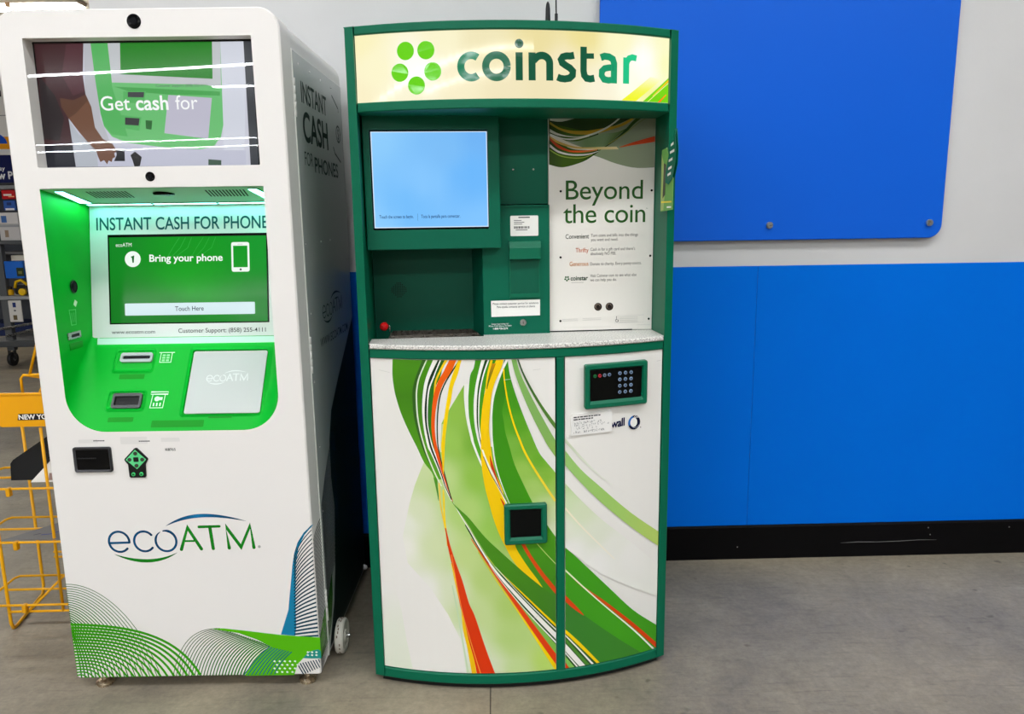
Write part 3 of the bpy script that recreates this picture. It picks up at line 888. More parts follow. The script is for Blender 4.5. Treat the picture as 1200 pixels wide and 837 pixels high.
POSTER_ART=[([(120,138,96),(130,142,112),(140,146,124)],[(0.1041,1.6531,0.1036,1.5539),(0.1773,1.6531,0.1774,1.5417),(0.2325,1.653,0.2363,1.5355),
  (0.3003,1.6529,0.3019,1.5127),(0.3623,1.6529,0.3649,1.5003),(0.4434,1.6528,0.4469,1.5042)]),([(40,60,14),(58,86,10),(62,92,14),
  (30,56,14)],[(0.1041,1.6531,0.1034,1.5126),(0.1315,1.6531,0.1311,1.5047),(0.162,1.6531,0.1527,1.5045),(0.1926,1.6531,0.1837,1.5121),
  (0.2233,1.653,0.2146,1.5237),(0.2479,1.653,0.2487,1.5458)]),([(150,158,146),(112,140,92),(120,145,105),(60,86,24)],[(0.1559,1.5772,0.1774,1.5654),
  (0.1866,1.5756,0.1959,1.5608),(0.2236,1.5858,0.2238,1.5577),(0.2576,1.5959,0.2517,1.5576),(0.3009,1.6002,0.2795,1.5693),
  (0.3319,1.6119,0.3134,1.5972)]),([(40,60,30),(36,60,24),(44,66,24),(34,60,30)],[(0.1041,1.6531,0.1085,1.627),(0.1773,1.6531,0.1528,1.6153),
  (0.2387,1.653,0.2143,1.6049),(0.3003,1.6529,0.276,1.612),(0.3623,1.6529,0.3594,1.6447)]),([(60,90,24),(30,60,14),
  (70,96,30)],[(0.2486,1.5502,0.2486,1.5473),(0.2826,1.5708,0.2827,1.5672),(0.3196,1.6016,0.3228,1.5942),(0.3533,1.6353,0.3566,1.6265),
  (0.381,1.6528,0.3935,1.6528)]),([(200,206,196),(176,180,170)],[(0.1086,1.6445,0.1086,1.6328),(0.1467,1.6429,0.1437,1.6299),
  (0.1865,1.6443,0.2018,1.6443)]),([(170,150,50),(176,140,26),(186,150,50)],[(0.1085,1.6299,0.1085,1.6227),(0.1344,1.6139,0.1344,1.608),
  (0.1651,1.6059,0.1651,1.5977),(0.202,1.604,0.202,1.5941),(0.2389,1.6077,0.239,1.5957),(0.3007,1.6193,0.3008,1.6119),(0.3316,1.6324,0.3317,1.6236),
  (0.3562,1.6459,0.3594,1.6441)]),([(206,206,190),(200,204,190)],[(0.1085,1.6096,0.1084,1.6008),(0.1313,1.5978,0.1313,1.592),
  (0.162,1.5904,0.162,1.5878),(0.1959,1.5888,0.1959,1.5859),(0.239,1.6004,0.2421,1.596),(0.2821,1.6208,0.2852,1.6179),(0.3128,1.6442,0.319,1.6441)]),
  ([(210,210,200),(214,214,200)],[(0.1084,1.5973,0.1084,1.5906),(0.1466,1.5846,0.1559,1.5796),(0.1866,1.5841,0.1897,1.5812),
  (0.2205,1.5916,0.2236,1.5899)]),([(212,206,196),(214,200,170)],[(0.1084,1.5921,0.1084,1.5885),(0.1466,1.5802,0.1313,1.5744),
  (0.1774,1.5668,0.1712,1.5551),(0.2145,1.5563,0.2145,1.551),(0.2455,1.5556,0.2455,1.552)]),([(190,150,60),(200,170,90),
  (214,196,150)],[(0.1084,1.5906,0.1083,1.5862),(0.1344,1.5758,0.1313,1.57),(0.1774,1.5618,0.1743,1.5571),(0.2176,1.5587,0.2176,1.5545),
  (0.2579,1.5596,0.2579,1.5525),(0.3014,1.5603,0.3077,1.5529)]),([(176,60,14),(200,70,14),(180,120,60)],[(0.1083,1.5862,0.1083,1.5789),
  (0.1313,1.567,0.1312,1.5582),(0.162,1.5522,0.162,1.5471),(0.1898,1.5499,0.1898,1.5446),(0.2176,1.551,0.2176,1.5457),(0.2455,1.5532,0.2455,1.5502)]),
  ([(210,206,196),(206,202,190)],[(0.1083,1.5686,0.1082,1.5598),(0.1312,1.5509,0.1312,1.545),(0.162,1.5418,0.162,1.5371),(0.196,1.5399,0.196,1.5357),
  (0.2269,1.5426,0.2239,1.5385),(0.2486,1.5487,0.2486,1.5473)]),([(120,150,50),(150,166,60)],[(0.1082,1.5539,0.1082,1.5504),
  (0.1343,1.539,0.1343,1.5355),(0.1651,1.5318,0.1651,1.5288),(0.2022,1.5309,0.2022,1.5286),(0.2301,1.5391,0.2316,1.5379)]),([(170,100,50),(190,60,16),
  (196,60,16),(180,56,16)],[(0.3077,1.5588,0.3139,1.5576),(0.3481,1.5719,0.3482,1.5639),(0.3948,1.5845,0.395,1.5703),(0.4385,1.5944,0.4389,1.5784)]),
  ([(140,140,60),(120,130,100)],[(0.2764,1.5678,0.278,1.5666),(0.3197,1.5942,0.3216,1.5919),(0.3628,1.6265,0.3653,1.6247),
  (0.3967,1.6455,0.3999,1.6446)])]
ART_FANS=[([(60,110,50),(30,120,14)],(0.002,0.0042),23,[(0.0005,0.3405),(0.1027,0.3437),(0.2084,0.2216),(0.2479,0.04)],[(0.0018,0.1871),
  (0.0098,0.1597),(0.0146,0.0938),(0.0132,0.0384)]),([(52,150,10),(60,150,10)],(0.0078,0.0044),18,[(0.0001,0.2142),(0.1673,0.2088),(0.3041,0.1821),
  (0.3645,0.0464)],[(-0.0031,0.0498),(0.018,0.0578),(0.0296,0.0492),(0.0331,0.0353)]),([(50,90,40),(36,124,20)],(0.0019,0.0042),25,[(0.2834,0.0422),
  (0.315,0.1656),(0.3652,0.1963),(0.4348,0.1946)],[(0.5005,0.0441),(0.5133,0.0799),(0.5492,0.1234),(0.5851,0.1351)]),([(20,100,120),
  (20,110,100)],(0.003,0.0034),9,[(0.4929,0.0442),(0.5208,0.0798),(0.5429,0.107),(0.575,0.1339)],[(0.5838,0.0455),(0.5958,0.073),(0.6124,0.0948),
  (0.6389,0.1164)]),([(30,50,60),(14,66,88)],(0.0024,0.0056),27,[(0.6651,0.4162),(0.6779,0.4629),(0.7,0.4885),(0.7254,0.5139)],[(0.6495,0.1628),
  (0.6771,0.1645),(0.7022,0.1663),(0.7248,0.1675)]),([(20,50,70),(24,60,80)],(0.0036,0.003),9,[(0.654,0.0776),(0.6583,0.0664),(0.6639,0.0553),
  (0.6694,0.0427)],[(0.7152,0.0917),(0.7186,0.0848),(0.7219,0.0764),(0.7252,0.0681)])]
ART_GREEN=[(0.4074,0.1951),(0.4448,0.195),(0.4916,0.1888),(0.5508,0.1802),(0.6101,0.1716),(0.6672,0.1658),(0.7244,0.1615),(0.7244,0.0985),
  (0.7141,0.1152),(0.6891,0.117),(0.6728,0.0966),(0.654,0.0776),(0.6416,0.0417),(0.4952,0.0414),(0.5156,0.0771),(0.5404,0.1071),(0.5801,0.1352),
  (0.5368,0.1592),(0.4884,0.1791)]
ART_TEAL=[(0.7249,0.5131),(0.697,0.4875),(0.6779,0.4583),(0.6659,0.4249),(0.6583,0.3875),(0.6519,0.3428),(0.6459,0.3041),(0.6378,0.2496),
  (0.6277,0.2207),(0.6109,0.1727),(0.6523,0.1676),(0.6576,0.1953),(0.6584,0.2304),(0.6609,0.2761),(0.6635,0.316),(0.6666,0.3558),(0.6696,0.3952),
  (0.6802,0.4447),(0.6995,0.4813),(0.7251,0.5098)]
ART_BAND=[(0.6715,0.0958),(0.6864,0.1129),(0.7019,0.12),(0.7171,0.1234),(0.7243,0.1177),(0.7244,0.0944),(0.6978,0.0945)]
ART_DOTS=[(0.5867,0.087),(0.6018,0.0867),(0.6169,0.0865),(0.6319,0.0862),(0.647,0.086),(0.5934,0.0753),(0.6085,0.075),(0.6236,0.0748),(0.6387,0.0745),
  (0.6538,0.0743),(0.5851,0.0638),(0.6002,0.0635),(0.6153,0.0633),(0.6304,0.063),(0.6455,0.0628),(0.5918,0.052),(0.6069,0.0518),(0.622,0.0515),
  (0.6372,0.0513),(0.6523,0.051),(0.6865,0.1145),(0.699,0.1143),(0.7116,0.1141),(0.6859,0.1052),(0.6984,0.105),(0.711,0.1048)]
DISPLAY_PICTURE=[((214,216,230),[(0.0737,1.8265),(0.633,1.8234),(0.6304,1.5106),(0.0651,1.5123)]),((224,228,240),[(0.5536,1.8233),(0.6153,1.8225),
  (0.6116,1.6988),(0.5911,1.5111),(0.5396,1.5101),(0.5445,1.6426)]),((60,64,70),[(0.6141,1.8225),(0.6329,1.8228),(0.6304,1.5106),(0.6092,1.5103)]),
  ((196,198,206),[(0.201,1.8249),(0.2215,1.8247),(0.2239,1.6352),(0.2415,1.5772),(0.2162,1.5659),(0.1974,1.6125),(0.1899,1.6929)]),((112,204,122),
  [(0.2186,1.8247),(0.2205,1.7379),(0.2252,1.6467),(0.2306,1.615),(0.2487,1.5887),(0.289,1.5719),(0.3721,1.5609),(0.4798,1.5525),(0.5168,1.5619),
  (0.5367,1.5849),(0.5451,1.6137),(0.5541,1.8227)]),((88,190,100),[(0.2186,1.8247),(0.2627,1.8247),(0.2625,1.7147),(0.2907,1.5881),(0.2494,1.5945),
  (0.231,1.6179),(0.2252,1.6467),(0.2205,1.7379)]),((206,210,214),[(0.2627,1.8247),(0.5541,1.8227),(0.547,1.7082),(0.506,1.7161),(0.2636,1.7249)]),
  ((36,140,36),[(0.295,1.8243),(0.5329,1.823),(0.5269,1.7306),(0.2882,1.7449)]),((76,176,86),[(0.2684,1.7146),(0.5432,1.6986),(0.5429,1.6883),
  (0.4088,1.6929),(0.3028,1.7028)]),((92,190,104),[(0.2909,1.703),(0.3503,1.7022),(0.3411,1.671),(0.2879,1.6745)]),((70,72,76),[(0.3025,1.7006),
  (0.3453,1.7),(0.3427,1.6864),(0.3012,1.688)]),((92,190,104),[(0.2786,1.6431),(0.3317,1.6367),(0.3222,1.6022),(0.2752,1.6115)]),((60,62,64),
  [(0.2886,1.6367),(0.3266,1.6339),(0.3223,1.6155),(0.2867,1.6183)]),((40,110,50),[(0.3417,1.6291),(0.3595,1.6277),(0.3548,1.6047),(0.3407,1.6072)]),
  ((204,202,220),[(0.4075,1.6918),(0.521,1.6829),(0.5026,1.5795),(0.3881,1.5956)]),((206,208,226),[(0.1501,1.5667),(0.2883,1.5649),(0.5399,1.5499),
  (0.6001,1.5491),(0.5971,1.5099),(0.1497,1.5123)]),((190,196,206),[(0.138,1.6364),(0.1625,1.5956),(0.2042,1.566),(0.2041,1.5122),(0.1437,1.5124),
  (0.1381,1.5669)]),((66,34,40),[(0.0737,1.8265),(0.201,1.8249),(0.1899,1.7439),(0.1917,1.6929),(0.1616,1.6647),(0.1403,1.6363),(0.1429,1.5668),
  (0.066,1.5679),(0.0726,1.7623)]),((84,44,54),[(0.157,1.8255),(0.201,1.8249),(0.1899,1.7439),(0.1912,1.7043),(0.159,1.6933),(0.1355,1.7446)]),
  ((40,32,36),[(0.0752,1.7454),(0.1115,1.6939),(0.1284,1.6365),(0.1095,1.5789),(0.0658,1.5853)]),((28,30,40),[(0.066,1.5679),(0.1429,1.5668),
  (0.1449,1.5124),(0.0651,1.5123)]),((118,80,60),[(0.192,1.6957),(0.2033,1.6642),(0.207,1.6124),(0.2241,1.5832),(0.2479,1.5701),(0.2551,1.5584),
  (0.2603,1.5513),(0.2501,1.5456),(0.2527,1.5362),(0.2451,1.5328),(0.2416,1.5234),(0.2336,1.5271),(0.2289,1.5177),(0.2216,1.5284),(0.2115,1.5238),
  (0.2069,1.5368),(0.2028,1.5544),(0.1909,1.5662),(0.1658,1.5985),(0.1403,1.6363),(0.1247,1.6652),(0.1239,1.6881),(0.1577,1.6819)]),((96,62,46),
  [(0.192,1.6957),(0.1969,1.6814),(0.1596,1.6476),(0.1403,1.6363),(0.1247,1.6652),(0.1239,1.6881),(0.1577,1.6819)]),((24,24,28),[(0.2549,1.5566),
  (0.2786,1.5534),(0.2769,1.5253),(0.2479,1.5257),(0.2569,1.542)]),((30,28,28),[(0.2929,1.5403),(0.3059,1.5495),(0.3226,1.5353),(0.3153,1.5119),
  (0.3007,1.5109),(0.2975,1.5262)]),((70,96,80),[(0.4987,1.5271),(0.5329,1.5243),(0.5318,1.5113),(0.4974,1.5118)])]

# ------------------------------------------------------------------ coin counting machine
CW, CR, CVC = 0.4425, 1.10003, 1.00713


def arcv(u, off=0.0):
    return CVC - math.sqrt(max(0.0, (CR - off) ** 2 - u * u))


def cyl(off):
    return lambda x, z: (x, arcv(x, off), z)


def arc_slab(mb, u0, u1, z0, z1, off, vback, col=None, mat=None, n=None, bev=0.0025):
    """solid whose front follows the bowed face; vback = depth of a flat back or None for a shell of 2 cm"""
    n = n or max(1, int(abs(u1 - u0) / 0.03))
    us = [u0 + (u1 - u0) * k / n for k in range(n + 1)]
    bk = (lambda u: vback) if vback is not None else (lambda u: arcv(u, off + 0.02))
    e = bev
    vs, fs = [], []
    for k, u in enumerate(us):
        ue = u + (e if k == 0 else -e if k == n else 0)
        f, g = arcv(ue, off), arcv(u, off) + e
        vs += [(u, bk(u), z0), (u, g, z0), (ue, f, z0 + e), (ue, f, z1 - e), (u, g, z1), (u, bk(u), z1)]
    for k in range(n):
        a, b2 = k * 6, (k + 1) * 6
        for q in range(5):
            fs.append((a + q, a + q + 1, b2 + q + 1, b2 + q))
        fs.append((a + 5, a, b2, b2 + 5))
    fs.append((0, 1, 2, 3, 4, 5))
    fs.append(tuple(n * 6 + q for q in range(6)))
    mb.mesh(vs, fs, col, mat)


GREEN = (0, 98, 70)
DKG = (0, 92, 68)
coin = thing('coin_counting_kiosk', 'tall green coin counting machine with a lit sign and swirl-patterned doors', 'coin machine',
             (0.0618, 2.0946, 0), 0.0709)

cab = MB(GREEN, 'paint')
T = 0.0275
for s in (-1, 1):
    ua, ub = (-CW, -CW + T) if s < 0 else (CW - T, CW)
    arc_slab(cab, ua, ub, 0.02, 1.85, 0.0, 0.70, n=2)
cab.box(-CW, CW, 0.70, 0.715, 0.02, 1.85)
arc_slab(cab, -CW + T, CW - T, 1.828, 1.8495, 0.0005, 0.70)
arc_slab(cab, -CW + T, CW - T, 1.638, 1.6615, 0.0005, 0.42)
arc_slab(cab, -CW + T, CW - T, 0.988, 1.013, 0.0005, 0.06)
arc_slab(cab, -CW + T, CW - T, 0.02, 0.0505, 0.0005, 0.70)
arc_slab(cab, 0.093, 0.1172, 0.05, 0.988, 0.0005, 0.06)
cab.box(-CW + T, CW - T, 0.42, 0.44, 0.95, 1.64)                       # back of the upper bay
cab.box(-CW + T, CW - T, 0.06, 0.44, 0.96, 1.0)                        # bay floor under the worktop
for x in (-0.12, 0.12, 0.3):
    cab.box(x - .002, x + .002, -0.04 - .002, -0.04 + .002, 1.6372, 1.6382, (200, 200, 195), 'metal')
cab.build('cabinet', coin)
pl = MB((18, 18, 18), 'matte')
arc_slab(pl, -CW + 0.02, CW - 0.02, 0.0, 0.02, 0.015, 0.68)
pl.build('plinth', coin)

# lit sign; uneven backlight glow and white bursts are painted into its emission colours
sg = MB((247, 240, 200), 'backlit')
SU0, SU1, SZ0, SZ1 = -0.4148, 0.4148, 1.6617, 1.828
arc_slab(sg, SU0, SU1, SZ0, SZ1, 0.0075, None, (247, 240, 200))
tint = idw([(-0.41, 1.82, 250, 242, 190), (-0.41, 1.67, 250, 240, 200), (-0.36, 1.74, 252, 246, 205), (-0.259, 1.74, 255, 255, 250),
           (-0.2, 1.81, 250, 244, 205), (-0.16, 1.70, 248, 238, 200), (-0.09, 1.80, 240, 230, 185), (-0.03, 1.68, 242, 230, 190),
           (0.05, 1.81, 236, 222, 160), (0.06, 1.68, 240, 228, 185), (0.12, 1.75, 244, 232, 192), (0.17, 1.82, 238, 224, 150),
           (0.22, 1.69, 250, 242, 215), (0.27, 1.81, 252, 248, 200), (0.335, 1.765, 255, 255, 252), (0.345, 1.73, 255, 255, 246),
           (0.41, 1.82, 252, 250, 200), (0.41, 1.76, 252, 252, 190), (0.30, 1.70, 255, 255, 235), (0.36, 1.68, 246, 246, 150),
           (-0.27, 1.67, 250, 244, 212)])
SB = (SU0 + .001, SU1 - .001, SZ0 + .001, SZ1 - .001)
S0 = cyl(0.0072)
ribbon(sg, [(SU0, SZ0 + (SZ1 - SZ0) * k / 6, SU1, SZ0 + (SZ1 - SZ0) * k / 6) for k in range(7)], tint, S0, SB, False, 0.02)


def const(*stops):
    return lambda x, z, t: mixc(stops, t)


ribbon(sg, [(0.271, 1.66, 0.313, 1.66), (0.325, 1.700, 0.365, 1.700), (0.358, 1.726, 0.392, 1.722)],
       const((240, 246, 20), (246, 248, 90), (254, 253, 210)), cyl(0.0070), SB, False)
ribbon(sg, [(0.334, 1.66, 0.43, 1.66), (0.375, 1.694, 0.43, 1.694), (0.43, 1.741, 0.432, 1.741)], const((116, 214, 0), (130, 222, 10)), cyl(0.0068), SB, False)
ribbon(sg, [(0.3465, 1.66, 0.3500, 1.66), (0.43, 1.728, 0.432, 1.728)], const((236, 246, 120), (250, 250, 200)), cyl(0.0066), SB, False)
ribbon(sg, [(0.365, 1.678, 0.367, 1.677), (0.412, 1.7215, 0.418, 1.7205)], const((240, 220, 60), (255, 190, 20)), cyl(0.0065), SB, False)
ribbon(sg, [(0.378, 1.66, 0.386, 1.66), (0.406, 1.6845, 0.409, 1.6835)], const((255, 110, 10), (255, 160, 20)), cyl(0.0064), SB, False)
for x, z in ((-0.2841, 1.7827), (-0.2323, 1.7824), (-0.3003, 1.731), (-0.2168, 1.7307), (-0.2591, 1.6982)):
    disc(sg, x, z, 0.0216, cyl(0.0064), (104, 212, 14), rz=0.0222, n=32)
LS = cyl(0.0062)
SW = 0.0180


def lett(pts, c0, c1, w=SW, caps='butt', n=None):
    cs = [mixc((c0, c1), i / max(1, len(pts) - 1)) for i in range(len(pts))]
    stroke(sg, pts, w, LS, None, caps=caps, cols=cs)


A, B_, C_, D_ = (10, 132, 92), (0, 104, 70), (0, 84, 56), (24, 196, 134)  # lighter greens carry the backlight glow painted into the letters
lett(arc_pts(-0.1195, 1.7400, 0.0262, 0.0270, 52, 308, 26), A, (8, 120, 84))
lett(arc_pts(-0.0560, 1.7400, 0.0272, 0.0270, 0, 360, 36), B_, B_)
disc(sg, 0.0020, 1.7945, 0.0110, LS, C_)
lett([(0.0017, 1.7060), (0.0017, 1.7735)], C_, C_)
lett([(0.0345, 1.7060), (0.0345, 1.7735)], C_, C_)
lett([(0.0345, 1.7560)] + arc_pts(0.0595, 1.7475, 0.0205, 0.0190, 150, 0, 14) + [(0.0800, 1.7060)], C_, C_)
lett([(0.1440, 1.7690), (0.1340, 1.7668), (0.1235, 1.7668), (0.1140, 1.7640), (0.1098, 1.7575), (0.1125, 1.7500), (0.1215, 1.7438), (0.1330, 1.7378),
      (0.1408, 1.7300), (0.1400, 1.7205), (0.1320, 1.7130), (0.1195, 1.7108), (0.1085, 1.7118), (0.1000, 1.7150)], C_, C_, 0.0172)
lett([(0.1692, 1.7905), (0.1692, 1.7320), (0.1712, 1.7210), (0.1775, 1.7140), (0.1870, 1.7125), (0.1985, 1.7148)], C_, (0, 96, 66), 0.0172)
lett([(0.1692, 1.7680), (0.1970, 1.7690)], C_, C_, 0.0132)
lett([(0.2155, 1.7660), (0.2260, 1.7700), (0.2385, 1.7690), (0.2490, 1.7640), (0.2525, 1.7540), (0.2525, 1.7040)], (8, 140, 96), (16, 160, 108), 0.0170)
lett([(0.2525, 1.7430), (0.2390, 1.7425), (0.2265, 1.7400), (0.2190, 1.7330), (0.2185, 1.7220), (0.2250, 1.7130), (0.2370, 1.7110), (0.2525, 1.7135)],
     (10, 146, 100), (16, 156, 106), 0.0160)
lett([(0.2868, 1.7050), (0.2868, 1.7700)], D_, D_, 0.0172)
lett([(0.2868, 1.7480), (0.2890, 1.7600), (0.2950, 1.7685), (0.3040, 1.7715), (0.3160, 1.7695)], D_, (30, 206, 140), 0.0150)
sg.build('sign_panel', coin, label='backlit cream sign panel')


# lower doors with the printed swirls
def door(name, u0, u1, label, hole=None):
    d = MB((232, 229, 223), 'gloss')
    arc_slab(d, u0, u1, 0.0515, 0.9875, 0.006, None, bev=0.0015)
    bounds = (u0 + .0015, u1 - .0015, 0.053, 0.986)
    for k, (cols, pairs, sm) in enumerate(SWOOSH):
        f = idw(GRADES[cols]) if isinstance(cols, str) else (lambda x, z, t, c=cols: mixc(c, t))
        if max(max(q[0], q[2]) for q in pairs) < u0 or min(min(q[0], q[2]) for q in pairs) > u1:
            continue
        ribbon(d, pairs, f, cyl(0.006 - 0.00012 - 0.00004 * k), bounds, sm)
    return d


OFFT = 0.006 - 0.00012 - 0.00004 * 60
d = door('door', -0.4145, 0.0925, '')
for x, z, a, ln in ((-0.39, 0.955, -0.2, .03), (0.02, 0.22, .5, .028), (-0.05, 0.93, .1, .02), (0.03, 0.955, .1, .02)):
    stroke(d, [(x, z), (x + ln * math.cos(a), z + ln * math.sin(a))], 0.0012, cyl(OFFT), (206, 205, 198))
dl = d.build('door', coin, label='left door with green, orange and yellow swirls')
d = door('door', 0.1175, 0.4145, '')
d2 = cyl(OFFT)
# lettering half hidden behind the plate, and its round emblem
text(d, 'wall', 0.2530, 0.2955, 0.7748, 0.0225, (16, 24, 66), None, lambda x, z: d2(x, z), 0.022, 0.95, 0.08)
EM = lambda h: cyl(OFFT - .00005 * h)
disc(d, 0.3255, 0.783, 0.0190, EM(0), (14, 16, 48), rz=0.0208, n=36)
fill(d, [(0.3255 + .0190 * math.cos(a), 0.783 + .0208 * math.sin(a)) for a in [math.radians(105 + 11 * k) for k in range(10)]] +
     [(0.3255 + .0110 * math.cos(a), 0.783 + .0130 * math.sin(a)) for a in [math.radians(204 - 11 * k) for k in range(10)]], EM(1), (36, 104, 180))
disc(d, 0.3240, 0.7835, 0.0108, EM(2), (234, 232, 228), rz=0.0138, n=30)
stroke(d, [(0.3270, 0.7960), (0.3330, 0.7985), (0.3385, 0.7965)], 0.0018, EM(3), (234, 232, 228))
stroke(d, [(0.3230, 0.7960), (0.3270, 0.8005), (0.3310, 0.8030)], 0.0014, EM(3), (234, 232, 228))
stroke(d, [(0.3180, 0.7725), (0.3250, 0.7675), (0.3350, 0.7680), (0.3415, 0.7745)], 0.0013, EM(3), (170, 176, 200))
disc(d, 0.3462, 0.7665, 0.0016, d2, (60, 60, 70), n=10)
for x, z in ((0.16, 0.951), (0.395, 0.955)):
    stroke(d, [(x, z), (x + .014, z + .001)], 0.0015, d2, (206, 205, 200))
dr = d.build('door', coin, label='right white door with green bands')


def frame_box(name, parent, u0, u1, z0, z1, inset, out, depth, label=None, incol=(6, 8, 8), skew=0.0):
    """moulded bezel standing on a bowed door, with a dark pocket"""
    um = (u0 + u1) / 2
    v0 = arcv(um, 0.006)
    sl = (arcv(u1, 0) - arcv(u0, 0)) / (u1 - u0)
    fn = lambda p: (p[0], v0 + sl * (p[0] - um) + p[1], p[2])
    f = MB(GREEN, 'plastic')
    A_ = rrect(u0, u1, z0, z1, 0.006, 5)
    A2 = rrect(u0 + .003, u1 - .003, z0 + .003, z1 - .003, 0.005, 5)
    B2 = rrect(u0 + inset, u1 - inset, z0 + inset, z1 - inset, 0.003, 5)
    B3 = rrect(u0 + inset + .004, u1 - inset - .004, z0 + inset + .008, z1 - inset - .004, 0.003, 5)
    ring(f, A_, A_, 0.004, -out + .003, fn=fn)
    ring(f, A_, A2, -out + .003, -out, fn=fn)
    ring(f, A2, B2, -out, -out, fn=fn)
    ring(f, B2, B3, -out, -out + depth, fn=fn)
    plate(f, B3, [], -out + depth, incol, 'black', fn=fn)
    return f, fn


f, fn = frame_box('coin_return', dl, -0.0555, 0.065, 0.4565, 0.575, 0.0125, 0.014, 0.0055)
f.build('coin_return', dl, label='dark coin return pocket in a green bezel')
f, fn = frame_box('keypad', dr, 0.1727, 0.3608, 0.8388, 0.9637, 0.0125, 0.016, 0.0075)
kp = f.build('keypad', dr, label='black keypad in a green bezel')
keys = [(0.2773 + cidx * .0170, 0.9325 - r * .0180, (120, 142, 172)) for r in range(4) for cidx in range(3)]
keys += [(0.2030, 0.9300, (24, 110, 52)), (0.2172, 0.9303, (196, 46, 60)), (0.2314, 0.9306, (116, 130, 150)), (0.2456, 0.9309, (106, 126, 156))]
for x, z, cc in keys:
    q = MB(cc, 'plastic')
    q.lathe([(0.0052, -0.0080), (0.0052, -0.0100), (0.0044, -0.0108)], (x - 0.0375 * 0, 0, z), 'y', 16, fn=lambda p: fn(p))
    q.lathe([(0.0024, -0.0106), (0.0022, -0.0111)], (x, 0, z), 'y', 12, col=(30, 40, 56), fn=lambda p: fn(p))
    q.build('key', kp)

bp = MB((236, 234, 230), 'plastic')
um = 0.196
v0 = arcv(um, 0.006)
sl = (arcv(0.2573, 0) - arcv(0.1347, 0)) / (0.2573 - 0.1347)
bfn = lambda p: (p[0], v0 + sl * (p[0] - um) + p[1], p[2] + 0.02 * (p[0] - um))
PO = rrect(0.1357, 0.2560, 0.7648, 0.8262, 0.004, 5)
ring(bp, PO, PO, 0.002, -0.0042, fn=bfn)
plate(bp, PO, [], -0.0042, fn=bfn)
for zz, xa, xb in ((0.8165, 0.1425, 0.226), (0.8100, 0.1425, 0.202)):
    x = xa
    while x < xb:
        w = random.choice((.006, .009, .012))
        if x + w < xb + .004:
            bp.box(x, x + w, -0.0045, -0.0041, zz - .0016, zz + .0016, (40, 40, 44), 'matte', fn=bfn)
        x += w + .0018
for rw, (zz, xa, xb) in enumerate(((0.8005, 0.146, 0.226), (0.7925, 0.144, 0.246), (0.7845, 0.152, 0.212), (0.7745, 0.143, 0.232))):
    x = xa
    while x < xb:
        for dx in (0, .0022):
            for dz in (0, .0022, .0044):
                if random.random() < .45:
                    bp.box(x + dx - .0007, x + dx + .0007, -0.0052, -0.0041, zz + dz - .0032, zz + dz - .0018, (96, 96, 100), 'matte', fn=bfn)
        x += .0062 if random.random() < .85 else .012
bp.build('braille_plate', dr, label='white plate with braille dots')

# worktop
ct = MB(mat='granite')
arc_slab(ct, -CW + T + .0005, CW - T - .0005, 1.0135, 1.027, -0.004, 0.075, bev=0.003)
ct.box(-0.092, CW - T - .0005, 0.07, 0.118, 1.0137, 1.0268)
ct.build('countertop', coin, label='speckled pale grey worktop')

# screen housing
sh = MB(DKG, 'paint')
HV = 0.055
ho = rrect(-0.4125, -0.0405, 1.2795, 1.66, 0.004, 3)
hi = rrect(-0.3945, -0.0725, 1.3340, 1.6025, 0.003, 3)
ho2 = rrect(-0.4105, -0.0425, 1.2815, 1.658, 0.003, 3)
plate(sh, ho2, [hi], HV)
ring(sh, ho2, ho, HV, HV + .002)
ring(sh, ho, ho, HV + .002, 0.418)
ring(sh, hi, hi, HV, HV + .014)
hs = sh.build('screen_housing', coin, label='green housing around the blue screen')
sc = MB((8, 8, 10), 'black')
fs_ = lambda h: (lambda x, z: (x, HV + .013 - h, z))
rect(sc, -0.3945, -0.0725, 1.3340, 1.6025, fs_(0), (6, 6, 8))
ribbon(sc, [(-0.3910, 1.3395 + .259 * k / 5, -0.0740, 1.3395 + .259 * k / 5) for k in range(6)],
       idw([(-0.39, 1.34, 142, 206, 255), (-0.08, 1.34, 128, 196, 255), (-0.39, 1.59, 140, 204, 252), (-0.08, 1.59, 112, 180, 246),
            (-0.25, 1.47, 132, 198, 254), (-0.12, 1.48, 108, 184, 252), (-0.3, 1.40, 116, 190, 252), (-0.2, 1.55, 124, 190, 248)]),
       fs_(0.0008), (-.391, -.074, 1.3395, 1.5985), False, 0.05, 'screen')
for a, b2, c2, d2_ in ((-.391, -.3885, 1.3395, 1.5985), (-.0765, -.074, 1.3395, 1.5985), (-.391, -.074, 1.5965, 1.5985), (-.391, -.074, 1.3395, 1.3420)):
    rect(sc, a, b2, c2, d2_, fs_(0.0012), (214, 234, 255), 'screen')
text(sc, 'Touch the screen to begin.', -0.3765, -0.283, 1.3660, 0.0088, (0, 44, 104), 'screen', fs_(0.0016), 0.008)
text(sc, 'Toca la pantalla para comenzar.', -0.2615, -0.153, 1.3660, 0.0088, (0, 44, 104), 'screen', fs_(0.0016), 0.008)
rect(sc, -0.2715, -0.2707, 1.3580, 1.3785, fs_(0.0016), (60, 110, 160), 'screen')
sc.build('screen', hs, label='pale blue touch screen')

